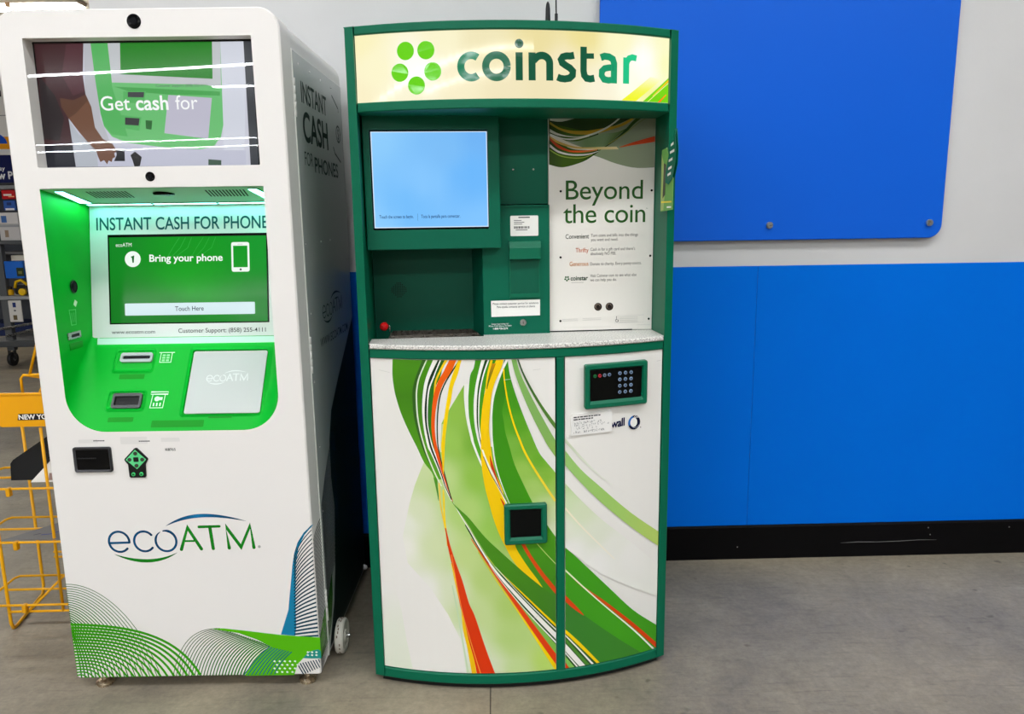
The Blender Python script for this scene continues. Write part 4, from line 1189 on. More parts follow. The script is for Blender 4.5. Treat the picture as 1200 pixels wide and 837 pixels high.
# coin tray bay: slanted side wall, speaker holes, tray, red handle
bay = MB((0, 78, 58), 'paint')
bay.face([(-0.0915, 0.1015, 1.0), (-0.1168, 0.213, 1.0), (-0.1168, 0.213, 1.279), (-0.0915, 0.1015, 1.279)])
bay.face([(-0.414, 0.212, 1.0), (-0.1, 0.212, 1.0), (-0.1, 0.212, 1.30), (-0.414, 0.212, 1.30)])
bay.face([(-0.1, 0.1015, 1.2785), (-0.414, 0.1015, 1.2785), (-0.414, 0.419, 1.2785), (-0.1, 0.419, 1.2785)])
for a in range(-4, 5):
    for b2 in range(-4, 5):
        if a * a + b2 * b2 < 18:
            disc(bay, -0.339 + a * .0052, 1.154 + b2 * .0052, 0.0017, lambda x, z: (x, 0.2113, z), (2, 8, 6), n=8)
bay.build('coin_bay', coin, label='dark green recess for the coin tray')
ctray = MB((120, 114, 106), 'metal')
prof = [(-0.368, 0.080), (-0.100, 0.095), (-0.120, 0.192), (-0.368, 0.196)]
inn = [(-0.362, 0.087), (-0.107, 0.101), (-0.124, 0.187), (-0.362, 0.191)]
for P, z0, z1 in ((prof, 1.000, 1.033), (inn, 1.033, 1.008)):
    for i in range(4):
        a, b2 = P[i], P[(i + 1) % 4]
        zz = [0.0 if q[1] < .2 else .006 for q in (a, b2)]
        ctray.face([(a[0], a[1], z0), (b2[0], b2[1], z0), (b2[0], b2[1], 1.033 - .006 + zz[1] if z1 > z0 else z1),
                    (a[0], a[1], 1.033 - .006 + zz[0] if z1 > z0 else z1)])
ctray.face([(x, y, 1.008) for x, y in inn])
for i in range(4):
    a, b2, c2, d2_ = prof[i], prof[(i + 1) % 4], inn[(i + 1) % 4], inn[i]
    hz = lambda q: 1.027 if q[1] < .2 else 1.033
    ctray.face([(a[0], a[1], hz(a)), (b2[0], b2[1], hz(b2)), (c2[0], c2[1], hz(c2)), (d2_[0], d2_[1], hz(d2_))])
ctray.build('coin_tray', coin, label='steel coin tray')
hd = MB((212, 20, 24), 'plastic')
hd.lathe([(0.002, -0.016), (0.0085, -0.014), (0.0125, -0.006), (0.0125, 0.004), (0.009, 0.012), (0.006, 0.02), (0.0055, 0.06)], (-0.3835, 0.150, 1.052), 'y', 20)
hd.build('tray_handle', coin, label='red handle knob')
rd = MB((170, 168, 160), 'metal')
rd.tube([(-0.3655, 0.13, 1.02), (-0.3655, 0.13, 1.056), (-0.3700, 0.135, 1.060)], 0.0013, 8)
rd.build('handle_rod', coin)

# dispenser column between screen and poster
dc = MB(DKG, 'paint')
dc.box(-0.0915, 0.1040, 0.1, 0.419, 1.0, 1.3985, bevel=0.002)
dc.box(-0.039, 0.1040, 0.128, 0.419, 1.402, 1.66)
dc.box(-0.0365, 0.1030, 0.0955, 0.1005, 1.3935, 1.3985)
dcol = dc.build('dispenser_column', coin, label='green voucher dispenser column')
hood = MB(GREEN, 'plastic')
hood.prism([(0.1005, 1.2990), (0.0820, 1.2960), (0.0760, 1.2780), (0.0760, 1.2470), (0.0800, 1.2450), (0.1005, 1.2450)], -0.0150, 0.0755,
           fn=lambda p: (p[1], p[0], p[2]))
hood.box(-0.0120, 0.0730, 0.0970, 0.1005, 1.137, 1.246, (0, 84, 62))
hood.box(-0.0140, 0.0745, 0.0935, 0.1005, 1.134, 1.1460)
for u in (-.0140, .0715):
    hood.box(u, u + .003, 0.0955, 0.1005, 1.14, 1.246)
hood.build('voucher_hood', dcol, label='folded green hood over the voucher slot')
st = MB((232, 230, 224), 'matte')
PF = lambda h: (lambda x, z: (x, 0.0998 - h, z))
rect(st, -0.0095, 0.0715, 1.3115, 1.3690, PF(0.0004), (232, 230, 224), r=.003)
rect(st, 0.014, 0.047, 1.3625, 1.3655, PF(0.0007), (30, 30, 34))
for k, w in enumerate((.022, .030, .024)):
    rect(st, 0.001, 0.001 + w, 1.3545 - k * .0052, 1.3567 - k * .0052, PF(0.0007), (120, 118, 114))
x = 0.001
while x < 0.043:
    w = random.choice((.001, .0018, .0026))
    rect(st, x, x + w, 1.3325, 1.3390, PF(0.0007), (24, 24, 26))
    x += w + random.choice((.0008, .0014))
rect(st, 0.006, 0.040, 1.3275, 1.3297, PF(0.0007), (90, 88, 86))
st.build('barcode_label', dcol, label='white bar code label')
st = MB((236, 234, 228), 'matte')
st.face([PF(0.0004)(*q) for q in ((-0.0685, 1.0790), (0.0745, 1.0805), (0.0750, 1.1275), (-0.0690, 1.1262))], (236, 234, 228))
text(st, 'Please contact customer service for assistance', -0.0640, 0.0700, 1.1145, 0.0060, (24, 24, 26), 'matte', PF(0.0008), 0.004)
text(st, 'Para ayuda, contacte servicio al cliente', -0.0520, 0.0600, 1.1050, 0.0060, (24, 24, 26), 'matte', PF(0.0008), 0.004)
st.build('notice_label', dcol, label='white notice in two languages')
st = MB((230, 232, 228), 'matte')
text(st, 'Coinstar Asset Holdings, LLC', -0.0690, -0.018, 1.0560, 0.0038, (226, 230, 226), 'matte', PF(0.0006), 0.006)
text(st, 'PO Box 91258  Bellevue, WA 98009', -0.0765, -0.010, 1.0500, 0.0038, (226, 230, 226), 'matte', PF(0.0006), 0.006)
text(st, '1-800-928-2274', -0.0640, -0.021, 1.0415, 0.0056, (236, 238, 236), 'matte', PF(0.0006), 0.02)
st.build('address_lettering', dcol, label='small white address lettering')
lk = MB((180, 180, 176), 'metal')
lk.lathe([(0.0098, 0.0), (0.0098, -0.003), (0.0085, -0.0045), (0.0062, -0.0045), (0.0058, -0.0035)], (0.0243, 0.1, 1.0604), 'y', 24)
lk.box(0.0235, 0.0251, 0.0945, 0.0965, 1.0564, 1.0644, (20, 20, 20))
lk.build('lock', dcol, label='round steel lock')
for x in (0.0037, 0.0621):
    s = MB((190, 190, 186), 'metal')
    s.lathe([(0.0028, 0.0), (0.0026, -0.0015), (0.001, -0.002)], (x, 0.128, 1.4995), 'y', 12)
    s.build('screw', dcol)

# poster panel
po = MB((226, 222, 214), 'gloss')
po.box(0.1042, 0.4150, 0.1155, 0.132, 1.0275, 1.6500, bevel=0.001)
PB = (0.1055, 0.4140, 1.03, 1.6485)
for k, (cols, pairs) in enumerate(POSTER_ART):
    ribbon(po, pairs, (lambda x, z, t, c=cols: mixc(c, t)), (lambda x, z, kk=k: (x, 0.1153 - 0.00003 * kk, z)), PB, True, 0.05)
PT = lambda x, z: (x, 0.1145, z)
DG_ = (34, 84, 26)
text(po, 'Beyond', 0.1540, 0.3808, 1.4130, 0.0535, DG_, 'matte', PT, 0.002, 0.98)
text(po, 'the coin', 0.1465, 0.3890, 1.3458, 0.0535, DG_, 'matte', PT, 0.002, 0.96)
text(po, 'TM', 0.3905, 0.3960, 1.3835, None, DG_, 'matte', PT)
for s_, u0, u1, z, cp_, cc, bo in (
        ('Convenient', 0.1530, 0.2220, 1.3010, 0.0125, (50, 60, 46), 0.006), ('Thrifty', 0.1830, 0.2210, 1.2610, 0.0125, (196, 92, 40), 0.0),
        ('Generous', 0.1650, 0.2210, 1.2215, 0.0125, (204, 132, 70), 0.0),
        ('Turn coins and bills into the things', 0.2280, 0.3680, 1.3055, 0.0083, (120, 118, 112), 0.0), ('you want and need.', 0.2280, 0.3085, 1.2930, 0.0083, (120, 118, 112), 0.0),
        ('Cash in for a gift card and there’s', 0.2270, 0.3600, 1.2650, 0.0083, (120, 118, 112), 0.0), ('absolutely NO FEE.', 0.2270, 0.3030, 1.2525, 0.0083, (120, 118, 112), 0.0),
        ('Donate to charity. Every penny counts.', 0.2265, 0.3800, 1.2225, 0.0083, (120, 118, 112), 0.0),
        ('Visit Coinstar.com to see what else', 0.2265, 0.3655, 1.1880, 0.0083, (120, 118, 112), 0.0), ('we can help you do.', 0.2265, 0.3055, 1.1755, 0.0083, (120, 118, 112), 0.0),
        ('coinstar', 0.1680, 0.2195, 1.1795, 0.0125, (30, 60, 40), 0.02)):
    text(po, s_, u0, u1, z, cp_, cc, 'matte', PT, bo, 1.0, 0.006)
for a in range(5):
    q = math.radians(-90 + 72 * a)
    disc(po, 0.1570 + .0055 * math.cos(q), 1.1850 + .0055 * math.sin(q), 0.0026, PT, (40, 90, 40), n=12)
rect(po, 0.170, 0.207, 1.1725, 1.1735, PT, (150, 150, 146))
for x in (0.2505, 0.2850):
    disc(po, x, 1.0995, 0.0118, PT, (52, 44, 38), n=28)
    disc(po, x - .002, 1.1015, 0.0085, lambda a, b2: (a, 0.1143, b2), (98, 86, 76), n=24)
    fill(po, [(x - .005, 1.094), (x + .004, 1.0935), (x + .006, 1.100), (x + .001, 1.1065), (x - .006, 1.103)], lambda a, b2: (a, 0.1141, b2), (36, 30, 28))
for (x0, x1, z, n_) in ((0.1430, 0.1900, 1.0640, 2), (0.2040, 0.2600, 1.0650, 2), (0.3160, 0.3720, 1.0660, 4)):
    for k in range(n_):
        rect(po, x0, x1, z - k * .0048, z + .0012 - k * .0048, PT, (196, 194, 188))
rect(po, 0.1470, 0.2900, 1.0390, 1.0398, PT, (204, 202, 196))
rect(po, 0.3700, 0.4100, 1.0420, 1.0426, PT, (190, 188, 184))
rect(po, 0.1055, 0.3550, 1.0275, 1.0305, PT, (20, 22, 22))
stroke(po, [(0.3000, 1.0500), (0.3900, 1.0505), (0.3900, 1.0720), (0.3000, 1.0715)], 0.0006, PT, (200, 198, 194), closed=True)
stroke(po, arc_pts(0.3080, 1.0570, 0.0042, 0.0042, 130, 380, 14), 0.0012, PT, (30, 30, 30))
stroke(po, [(0.3065, 1.0665), (0.3065, 1.0590), (0.3110, 1.0590), (0.3130, 1.0540)], 0.0012, PT, (30, 30, 30))
disc(po, 0.3065, 1.0682, 0.0013, PT, (30, 30, 30), n=10)
for x in (0.1390, 0.4068):
    for z in (1.4365, 1.2475, 1.0597):
        disc(po, x - (1.4365 - z) * .004, z, 0.0033, PT, (14, 16, 14), n=14)
po.build('poster', coin, label='white printed panel headed Beyond the coin')

# small flag sign standing out from the right post
tg = MB((98, 156, 74), 'gloss')


def flag(h=0.0):
    """x out along the flag, h = height over its left face"""
    return lambda x, z: (0.406 + 0.011 * x / 0.073 - h, 0.012 - x, z)


def flagbox(poly, ha, hb, col):
    n_ = len(poly)
    tg.face([flag(hb)(*q) for q in poly], col)
    tg.face([flag(ha)(*q) for q in poly], col)
    for a in range(n_):
        p_, q_ = poly[a], poly[(a + 1) % n_]
        tg.face([flag(ha)(*p_), flag(ha)(*q_), flag(hb)(*q_), flag(hb)(*p_)], col)


flagbox([(0.0, 1.374), (0.073, 1.379), (0.073, 1.46), (0.030, 1.545), (0.0, 1.540)], 0.0, 0.0012, (108, 164, 82))
fill(tg, [(0.0, 1.376), (0.018, 1.378), (0.024, 1.42), (0.018, 1.50), (0.0, 1.53)], flag(.0016), (160, 182, 104))
fill(tg, [(0.012, 1.41), (0.028, 1.42), (0.030, 1.50), (0.016, 1.505)], flag(.0020), (74, 78, 60))
rect(tg, 0.004, 0.068, 1.398, 1.402, flag(.0020), (228, 208, 60))
rect(tg, 0.040, 0.066, 1.384, 1.388, flag(.0020), (230, 234, 220))
flagbox([(0.030, 1.452), (0.050, 1.446), (0.072, 1.462), (0.088, 1.500), (0.090, 1.535), (0.080, 1.590), (0.060, 1.555), (0.042, 1.510), (0.030, 1.475)], -0.004, -0.0025, (0, 100, 76))
flagbox([(0.030, 1.452), (0.050, 1.446), (0.072, 1.462), (0.088, 1.500), (0.090, 1.535), (0.080, 1.590), (0.060, 1.555), (0.042, 1.510), (0.030, 1.475)], 0.0022, 0.0034, (0, 100, 76))
for x, z, w_ in ((0.060, 1.545, .016), (0.056, 1.526, .026), (0.050, 1.505, .022), (0.048, 1.484, .020), (0.044, 1.468, .020)):
    fill(tg, [(x, z), (x + w_, z + .004), (x + w_, z + .011), (x, z + .006)], flag(.0040), (226, 232, 222))
tg.build('flag_sign', coin, label='small green flag sign on the right edge')

# aerial and cable on the roof
an = MB((10, 10, 12), 'plastic')
an.lathe([(0.0062, -0.19), (0.0080, -0.175), (0.0080, -0.05), (0.0070, -0.02), (0.0050, -0.006), (0.002, 0.0)], (0.1450, 0.40, 2.024), 'z', 16)
an.lathe([(0.012, 1.8495 - 2.024), (0.012, 1.86 - 2.024), (0.009, 1.864 - 2.024)], (0.1450, 0.40, 2.024), 'z', 16)
an.build('aerial', coin, label='stubby black aerial')
an = MB((26, 26, 28), 'plastic')
an.lathe([(0.009, -0.14), (0.009, -0.128), (0.0050, -0.12), (0.0050, 0.0)], (0.1716, 0.40, 1.989), 'z', 12)
an.tube([(0.1716, 0.40, 1.985), (0.1705, 0.40, 2.06), (0.1690, 0.402, 2.25)], 0.0022, 8)
an.build('whip_aerial', coin, label='thin black whip aerial')
# ------------------------------------------------------------------ phone buying kiosk
EW, EZ0, EZ1, ED = 0.7212, 0.0414, 1.8957, 0.7332
eco = thing('phone_buying_kiosk', 'tall white phone buying kiosk with a glowing green recess, left of the coin machine', 'phone kiosk',
            (-1.2567, 2.052, 0), -0.0182)
WHITE = (232, 228, 224)
RC = (0.008, 0.008, 0.055, 0.055)
full = rrect(0, EW, EZ0, EZ1, RC, 12)
inner = rrect(0.004, EW - 0.004, EZ0 + 0.004, EZ1 - 0.004, (0.006, 0.006, 0.051, 0.051), 12)
HOLE_W = rrect(0.0685, 0.6480, 1.5078, 1.8270, 0.003, 3)
OU0, OU1, OZ0, OZ1 = 0.0665, 0.6525, 0.7930, 1.4545
HOLE_O = rrect(OU0, OU1, OZ0, OZ1, (0.102, 0.102, 0.003, 0.003), 14)
FR = lambda h=0.0: (lambda x, z: (x, -0.0004 - h, z))
fp = MB(WHITE, 'paint')
plate(fp, inner, [HOLE_W, HOLE_O], 0.0)
ring(fp, inner, full, 0.0, 0.004)
ring(fp, full, full, 0.004, 0.093)
ring(fp, HOLE_W, HOLE_W, 0.0, 0.042)
plate(fp, full, [HOLE_W, HOLE_O], 0.012)
bound_e = (0.001, EW - 0.001, EZ0 + 0.001, 1.2)


def clip_path(mb, pts, w, col, lay):
    """a printed stroke, kept inside the front sheet"""
    n = len(pts)
    for i in range(n - 1):
        (x0, z0), (x1, z1) = pts[i], pts[i + 1]
        dx, dz = x1 - x0, z1 - z0
        d = math.hypot(dx, dz)
        if d < 1e-6:
            continue
        wa, wb = w[i] / 2, w[i + 1] / 2
        nx, nz = -dz / d, dx / d
        ex, ez = dx / d * .0002, dz / d * .0002
        q = [(x0 + nx * wa - ex, z0 + nz * wa - ez), (x0 - nx * wa - ex, z0 - nz * wa - ez), (x1 - nx * wb + ex, z1 - nz * wb + ez), (x1 + nx * wb + ex, z1 + nz * wb + ez)]
        c = lin(col[i]) if isinstance(col, list) else lin(col)
        q = clip([p + c for p in q], *bound_e)
        if len(q) >= 3:
            mb.facec([(p[0], -0.0003 - lay, p[1]) for p in q], [p[2:5] for p in q], 'gloss')


def fan(mb, spec, lay):
    cols, (w0, w1), n, o, i_ = spec
    for k in range(n):
        t = k / (n - 1)
        P = [(a[0] + (b[0] - a[0]) * t, a[1] + (b[1] - a[1]) * t) for a, b in zip(o, i_)]
        pts = [bez(P, s / 18) for s in range(19)]
        w = w0 + (w1 - w0) * t
        clip_path(mb, pts, [w] * 19, mixc(cols, t), lay + k * 0.000004)


fan(fp, ART_FANS[2], 0.0)
fan(fp, ART_FANS[0], 0.0002)
fan(fp, ART_FANS[1], 0.0004)
fill(fp, ART_TEAL, FR(0.0002), (18, 122, 160), 'gloss')
fan(fp, ART_FANS[4], 0.0003)
fill(fp, ART_GREEN, FR(0.0006), (82, 176, 8), 'gloss')
fan(fp, ART_FANS[3], 0.0008)
fan(fp, ART_FANS[5], 0.0008)
fill(fp, ART_BAND, FR(0.0009), (34, 140, 130), 'gloss')
for x, z in ART_DOTS:
    fill(fp, [(x - .004, z), (x + .001, z - .003), (x + .004, z + .001), (x - .001, z + .004)], FR(0.0011), (228, 240, 226), 'gloss')
# same stripes wrapped round onto the right return
for k in range(30):
    z = 0.155 + k * 0.0105
    stroke(fp, [(0.006, z), (0.035, z + .016), (0.065, z + .026), (0.092, z + .032)], 0.0040, lambda x, zz: (EW + 0.0004, x, zz), (30, 44, 52), 'gloss', caps='butt')
fp.face([(EW + .0006, 0.005, 0.085), (EW + .0006, 0.092, 0.090), (EW + .0006, 0.092, 0.215), (EW + .0006, 0.005, 0.150)], (60, 130, 20), 'gloss')
for k in range(8):
    stroke(fp, [(0.006, 0.046 + k * .005), (0.09, 0.075 + k * .011)], 0.0022, lambda x, zz: (EW + 0.0008, x, zz), (24, 34, 40), 'gloss', caps='butt')


def brand(mb, fn, mat, blue, green, blue2=None, w=0.0066, k=1.0):
    """lower-case eco, capital ATM and the two tapering swooshes; local units of the big front mark"""
    b2 = blue2 or blue
    S = lambda pts, ww, c, cols=None, caps='round': stroke(mb, [fnp(p) for p in pts], ww, fn, c, mat, caps, cols=cols)
    X = lambda x: 0.1114 + x * (0.4902 / 1200)
    Z = lambda z, x: 0.3778 + (480 - z) * (0.207 / 480) - x * (0.0078 / 1200)
    fnp = lambda p: (X(p[0]), Z(p[1], p[0]))
    ring_ = lambda cx, cz, r, a0, a1, n=26: [(cx + r * math.cos(math.radians(a0 + (a1 - a0) * i / n)), cz - r * math.sin(math.radians(a0 + (a1 - a0) * i / n))) for i in range(n + 1)]
    def grad(pts):
        return [mixc((b2, blue, b2), i / (len(pts) - 1)) for i in range(len(pts))]
    e = ring_(143, 268, 71, -4, 318, 34)
    S(e, w, None, grad(e))
    S([(78, 277), (214, 273)], w, blue)
    c_ = ring_(318, 265, 70, 40, 320, 28)
    S(c_, w, None, grad(c_))
    o = ring_(470, 262, 72, 118, 465, 40)
    ws = [w * min(1.0, 0.25 + i / 7.0) * min(1.3, 1.0 + max(0, i - 30) / 30) for i in range(len(o))]
    ws = [q * min(1.0, 0.35 + (len(o) - 1 - i) / 6.0) for i, q in enumerate(ws)]
    S(o, ws, None, grad(o), 'butt')
    g = w * 1.45
    S([(572, 322), (628, 168), (712, 318)], g, green)
    S([(606, 263), (664, 262)], w * .9, green)
    S([(709, 163), (850, 159)], g * .85, green)
    S([(784, 165), (795, 316)], g, green)
    S([(907, 312), (895, 160), (991, 305), (1065, 154), (1080, 308)], g, green)
    disc(mb, *fnp((1118, 302)), 0.0042, fn, (170, 168, 164), mat)
    for P, c, th in (([(480, 156), (620, 82), (760, 55), (1040, 122)], blue, 25), ([(100, 356), (240, 415), (400, 425), (540, 344)], green, 24)):
        pts = [bez(P, i / 24) for i in range(25)]
        ww = [max(0.0003, th * (0.207 / 480) * math.sin(PI * i / 24) ** .8) for i in range(25)]
        cs = [mixc(((20, 70, 110) if c is blue else (10, 90, 20), c, (20, 110, 160) if c is blue else (20, 120, 24), c, (24, 60, 80) if c is blue else (10, 80, 30)), i / 24) for i in range(25)]
        S(pts, ww, None, cs if k == 1.0 else [c] * 25, 'butt')


brand(fp, FR(0.0004), 'gloss', (8, 76, 116), (18, 122, 26), (10, 58, 92))
text(fp, 'K8765', 0.3275, 0.3560, 0.7362, 0.0075, (40, 40, 42), 'matte', FR(0.0003), 0.01)
for x0, x1, z, cc in ((0.1300, 0.1600, 0.7665, (50, 50, 54)), (0.2560, 0.2840, 0.7635, (50, 50, 54))):
    x = x0
    while x < x1:
        rect(fp, x, x + .0034, z, z + .0032, FR(0.0003), cc, 'matte')
        x += .0045
for x0, x1, z0, z1 in ((0.088, 0.142, 0.7615, 0.7720), (0.205, 0.280, 0.757, 0.778), (0.318, 0.370, 0.7625, 0.7740)):
    rect(fp, x0, x1, z0, z1, FR(0.0002), (224, 221, 217), 'gloss', .002)
front = fp.build('front_panel', eco, label='white front panel with green line waves and logo')

# body behind the front sheet
bd = MB((226, 223, 219), 'paint')
bo = rrect(0.004, EW - 0.004, EZ0, EZ1 - 0.004, (0.006, 0.006, 0.052, 0.052), 12)
br = rrect(0.030, EW - 0.030, EZ0, EZ1 - 0.030, (0.006, 0.006, 0.045, 0.045), 12)
ring(bd, bo, bo, 0.093, ED - .03)
ring(bd, bo, br, ED - .03, ED)
plate(bd, br, [], ED)
plate(bd, bo, [HOLE_W, HOLE_O], 0.093)
bd.build('cabinet', eco)

# right side door with lettering
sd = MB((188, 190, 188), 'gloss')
SX = EW - 0.0035
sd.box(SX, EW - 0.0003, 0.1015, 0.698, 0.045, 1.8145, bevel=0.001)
SD = lambda h=0.0: (lambda x, z: (EW + 0.0002 + h, x, z))
INK = (28, 44, 38)
text(sd, 'INSTANT', 0.172, 0.470, 1.6900, 0.0555, INK, 'matte', SD(), 0.012)
text(sd, 'CASH', 0.172, 0.468, 1.5860, 0.0790, INK, 'matte', SD(), 0.02)
text(sd, 'FOR', 0.170, 0.262, 1.5180, 0.0380, INK, 'matte', SD(), -0.004)
text(sd, 'PHONES', 0.280, 0.590, 1.5050, 0.0430, INK, 'matte', SD(), 0.014)
stroke(sd, [(0.555, 1.765), (0.640, 1.735), (0.640, 1.725)], 0.006, SD(), INK, 'matte')
stroke(sd, [(0.540, 1.600), (0.560, 1.582), (0.640, 1.560)], 0.006, SD(), INK, 'matte')
stroke(sd, arc_pts(0.622, 1.650, 0.030, 0.026, 0, 360, 24), 0.006, SD(), INK, 'matte', closed=True)
text(sd, '$', 0.612, 0.632, 1.632, 0.036, INK, 'matte', SD(), 0.01)
brand(sd, lambda x, z: (EW + 0.0003, 0.250 + (x - 0.1114) * 0.66, 1.030 + (z - 0.3778) * 0.62), 'matte', INK, INK, INK, 0.0062, 0.0)
text(sd, 'WWW.ECOATM.COM', 0.222, 0.610, 0.9850, 0.026, INK, 'matte', SD(), 0.004)
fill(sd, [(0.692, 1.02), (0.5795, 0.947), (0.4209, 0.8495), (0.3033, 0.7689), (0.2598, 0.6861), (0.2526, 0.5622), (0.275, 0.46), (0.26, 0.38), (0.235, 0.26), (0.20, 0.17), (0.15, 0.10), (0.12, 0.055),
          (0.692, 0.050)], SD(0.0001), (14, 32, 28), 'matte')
for k in range(34):
    t = k / 33
    P = [(0.118, 0.190 + .33 * t), (0.17, 0.26 + .33 * t), (0.24, 0.30 + .36 * t), (0.31 + .02 * t, 0.31 + .40 * t)]
    stroke(sd, [bez(P, s / 12) for s in range(13)], 0.0034, SD(0.0003), (26, 34, 34), 'gloss', caps='butt')
fill(sd, [(0.104, 0.09), (0.104, 0.185), (0.15, 0.24), (0.19, 0.27), (0.185, 0.20), (0.15, 0.12)], SD(0.0005), (40, 96, 20), 'gloss')
stroke(sd, [(0.440, 1.200), (0.505, 1.200), (0.505, 1.125)], 0.0018, SD(), (150, 150, 148), 'matte')
for v, z in ((0.16, 1.788), (0.28, 1.788), (0.41, 1.788), (0.55, 1.788), (0.125, 1.30), (0.135, 1.10), (0.125, 0.90), (0.14, 0.70), (0.13, 0.50), (0.30, 1.30), (0.42, 1.302)):
    sd.lathe([(0.0034, 0.0), (0.0030, 0.0012), (0.001, 0.0016)], (EW - .0003, v, z), 'x', 10, (232, 232, 230), 'metal')
side = sd.build('side_door', eco, label='side door lettered INSTANT CASH FOR PHONES')
for za, zb in ((1.6398, 1.7423), (0.9306, 1.0383), (0.160, 0.262)):
    h = MB((228, 226, 222), 'paint')
    n_ = 5
    for k in range(n_):
        a, b2 = za + (zb - za) * k / n_, za + (zb - za) * (k + 1) / n_ - .0015
        h.tube([(EW + .0012, 0.0985, a), (EW + .0012, 0.0985, b2)], 0.0042, 10)
    h.box(EW - .001, EW + .0008, 0.0945, 0.106, za, zb)
    h.build('hinge', side, label='bright steel hinge')
gk = MB((226, 226, 220), 'matte')
gk.box(EW - .003, EW + .0022, 0.0935, 0.0985, 0.045, 1.8145)
gk.build('edge_strip', side, label='pale edge strip')

# upper display behind glass
dp = MB((20, 20, 22), 'screen')
dp.box(0.0640, 0.652, 0.043, 0.06, 1.5040, 1.8300, (12, 12, 14), 'black')
for k, (cc, pts) in enumerate(DISPLAY_PICTURE):
    q = [(min(0.6479, max(0.0686, x)), min(1.8269, max(1.5079, z))) for x, z in pts]
    fill(dp, q, lambda x, z, kk=k: (x, 0.0426 - .00005 * kk, z), tuple(v * .93 for v in cc), 'screen')
TD = lambda x, z: (x, 0.0405, z)
text(dp, 'Get', 0.2290, 0.3060, 1.6550, 0.0350, (250, 252, 252), 'screen', TD, 0.006)
text(dp, 'cash', 0.3210, 0.4060, 1.6550, 0.0350, (250, 252, 252), 'screen', TD, 0.018)
text(dp, 'for', 0.4250, 0.4830, 1.6550, 0.0350, (250, 252, 252), 'screen', TD, 0.0)
text(dp, 'Customer Support: (858) 255-4111', 0.378, 0.512, 1.7120, 0.0062, (96, 100, 106), 'screen', TD)
rect(dp, 0.0686, 0.648, 1.8215, 1.8269, lambda x, z: (x, 0.0402, z), (14, 16, 18), 'black')
dp.build('display', eco, label='upper display reading Get cash for')
gl = MB(mat='glass')
rect(gl, 0.0685, 0.6480, 1.5078, 1.8270, lambda x, z: (x, 0.0025, z), (255, 255, 255), 'glass', 0.003)
gl.build('display_glass', eco, label='glass over the upper display')

# cameras in the front sheet
for (x, z, r) in ((0.356, 1.8637, 0.0178), (0.3590, 1.4818, 0.0122)):
    l_ = MB((6, 6, 7), 'black')
    l_.lathe([(r, 0.001), (r, -0.0015), (r * .9, -0.0025), (r * .55, -0.0015)], (x, 0, z), 'y', 32)
    l_.lathe([(r * .5, -0.0012), (r * .45, -0.003)], (x, 0, z), 'y', 24, (12, 12, 16))
    l_.build('camera_lens', front, label='round black lens')

# green moulded recess
rs = MB((0, 172, 44), 'recess')
DV, DZ = 0.165, 1.033
BV = 0.226


def ceilz(v):
    return OZ1 - 0.0012 - v * (0.038 / 0.226)


def u_section(v):
    if v <= DV:
        zb = OZ0 + (DZ - OZ0) * v / DV
        r = 0.102 - 0.092 * v / DV
    else:
        zb, r = DZ, 0.010
    pts = [(OU0, ceilz(v))] + [(OU0, ceilz(v) + (zb + r - ceilz(v)) * k / 6) for k in range(1, 6)]
    pts += [(OU0 + r - r * math.cos(a * PI / 24), zb + r - r * math.sin(a * PI / 24)) for a in range(13)]
    pts += [(OU1 - r + r * math.sin(a * PI / 24), zb + r - r * math.cos(a * PI / 24)) for a in range(13)]
    pts += [(OU1, zb + r + (ceilz(v) - zb - r) * k / 6) for k in range(1, 7)]
    return pts


vsec = [0.0, 0.005, 0.02, 0.045, 0.07, 0.095, 0.12, 0.145, 0.165, 0.19, 0.232]
vs, fs = [], []
for v in vsec:
    vs += [(x, v, z) for x, z in u_section(v)]
m_ = len(u_section(0.0))
for i in range(len(vsec) - 1):
    for k in range(m_ - 1):
        fs.append((i * m_ + k, i * m_ + k + 1, (i + 1) * m_ + k + 1, (i + 1) * m_ + k))
rs.mesh(vs, fs, smooth=True)
CE = lambda h=0.0: (lambda x, v: (x, v, ceilz(v) - h))
rs.face([CE()(OU0, 0.0), CE()(OU1, 0.0), CE()(OU1, 0.232), CE()(OU0, 0.232)], (186, 224, 206))
rs.face([(OU0, 0.232, 0.95), (OU1, 0.232, 0.95), (OU1, 0.232, 1.46), (OU0, 0.232, 1.46)], (0, 172, 44))
dL = math.hypot(DV, DZ - OZ0)
dy, dz_ = DV / dL, (DZ - OZ0) / dL


def deck(h=0.0):
    """(x across, s up the sloping deck), h = height proud of it"""
    return lambda x, s: (x, s * dy - h * dz_, OZ0 + s * dz_ + h * dy)


# embossed label bars
for x0, x1, s0, s1 in ((0.172, 0.244, 0.158, 0.173), (0.166, 0.237, 0.0285, 0.0420), (0.290, 0.4360, 0.0105, 0.0310), (0.446, 0.512, 0.036, 0.043)):
    q = [deck(0.0012)(x, s) for x, s in rrect(x0, x1, s0, s1, .002, 3)]
    rs.face(q, (0, 140, 18))
recess = rs.build('recess', eco, label='bright green moulded recess')
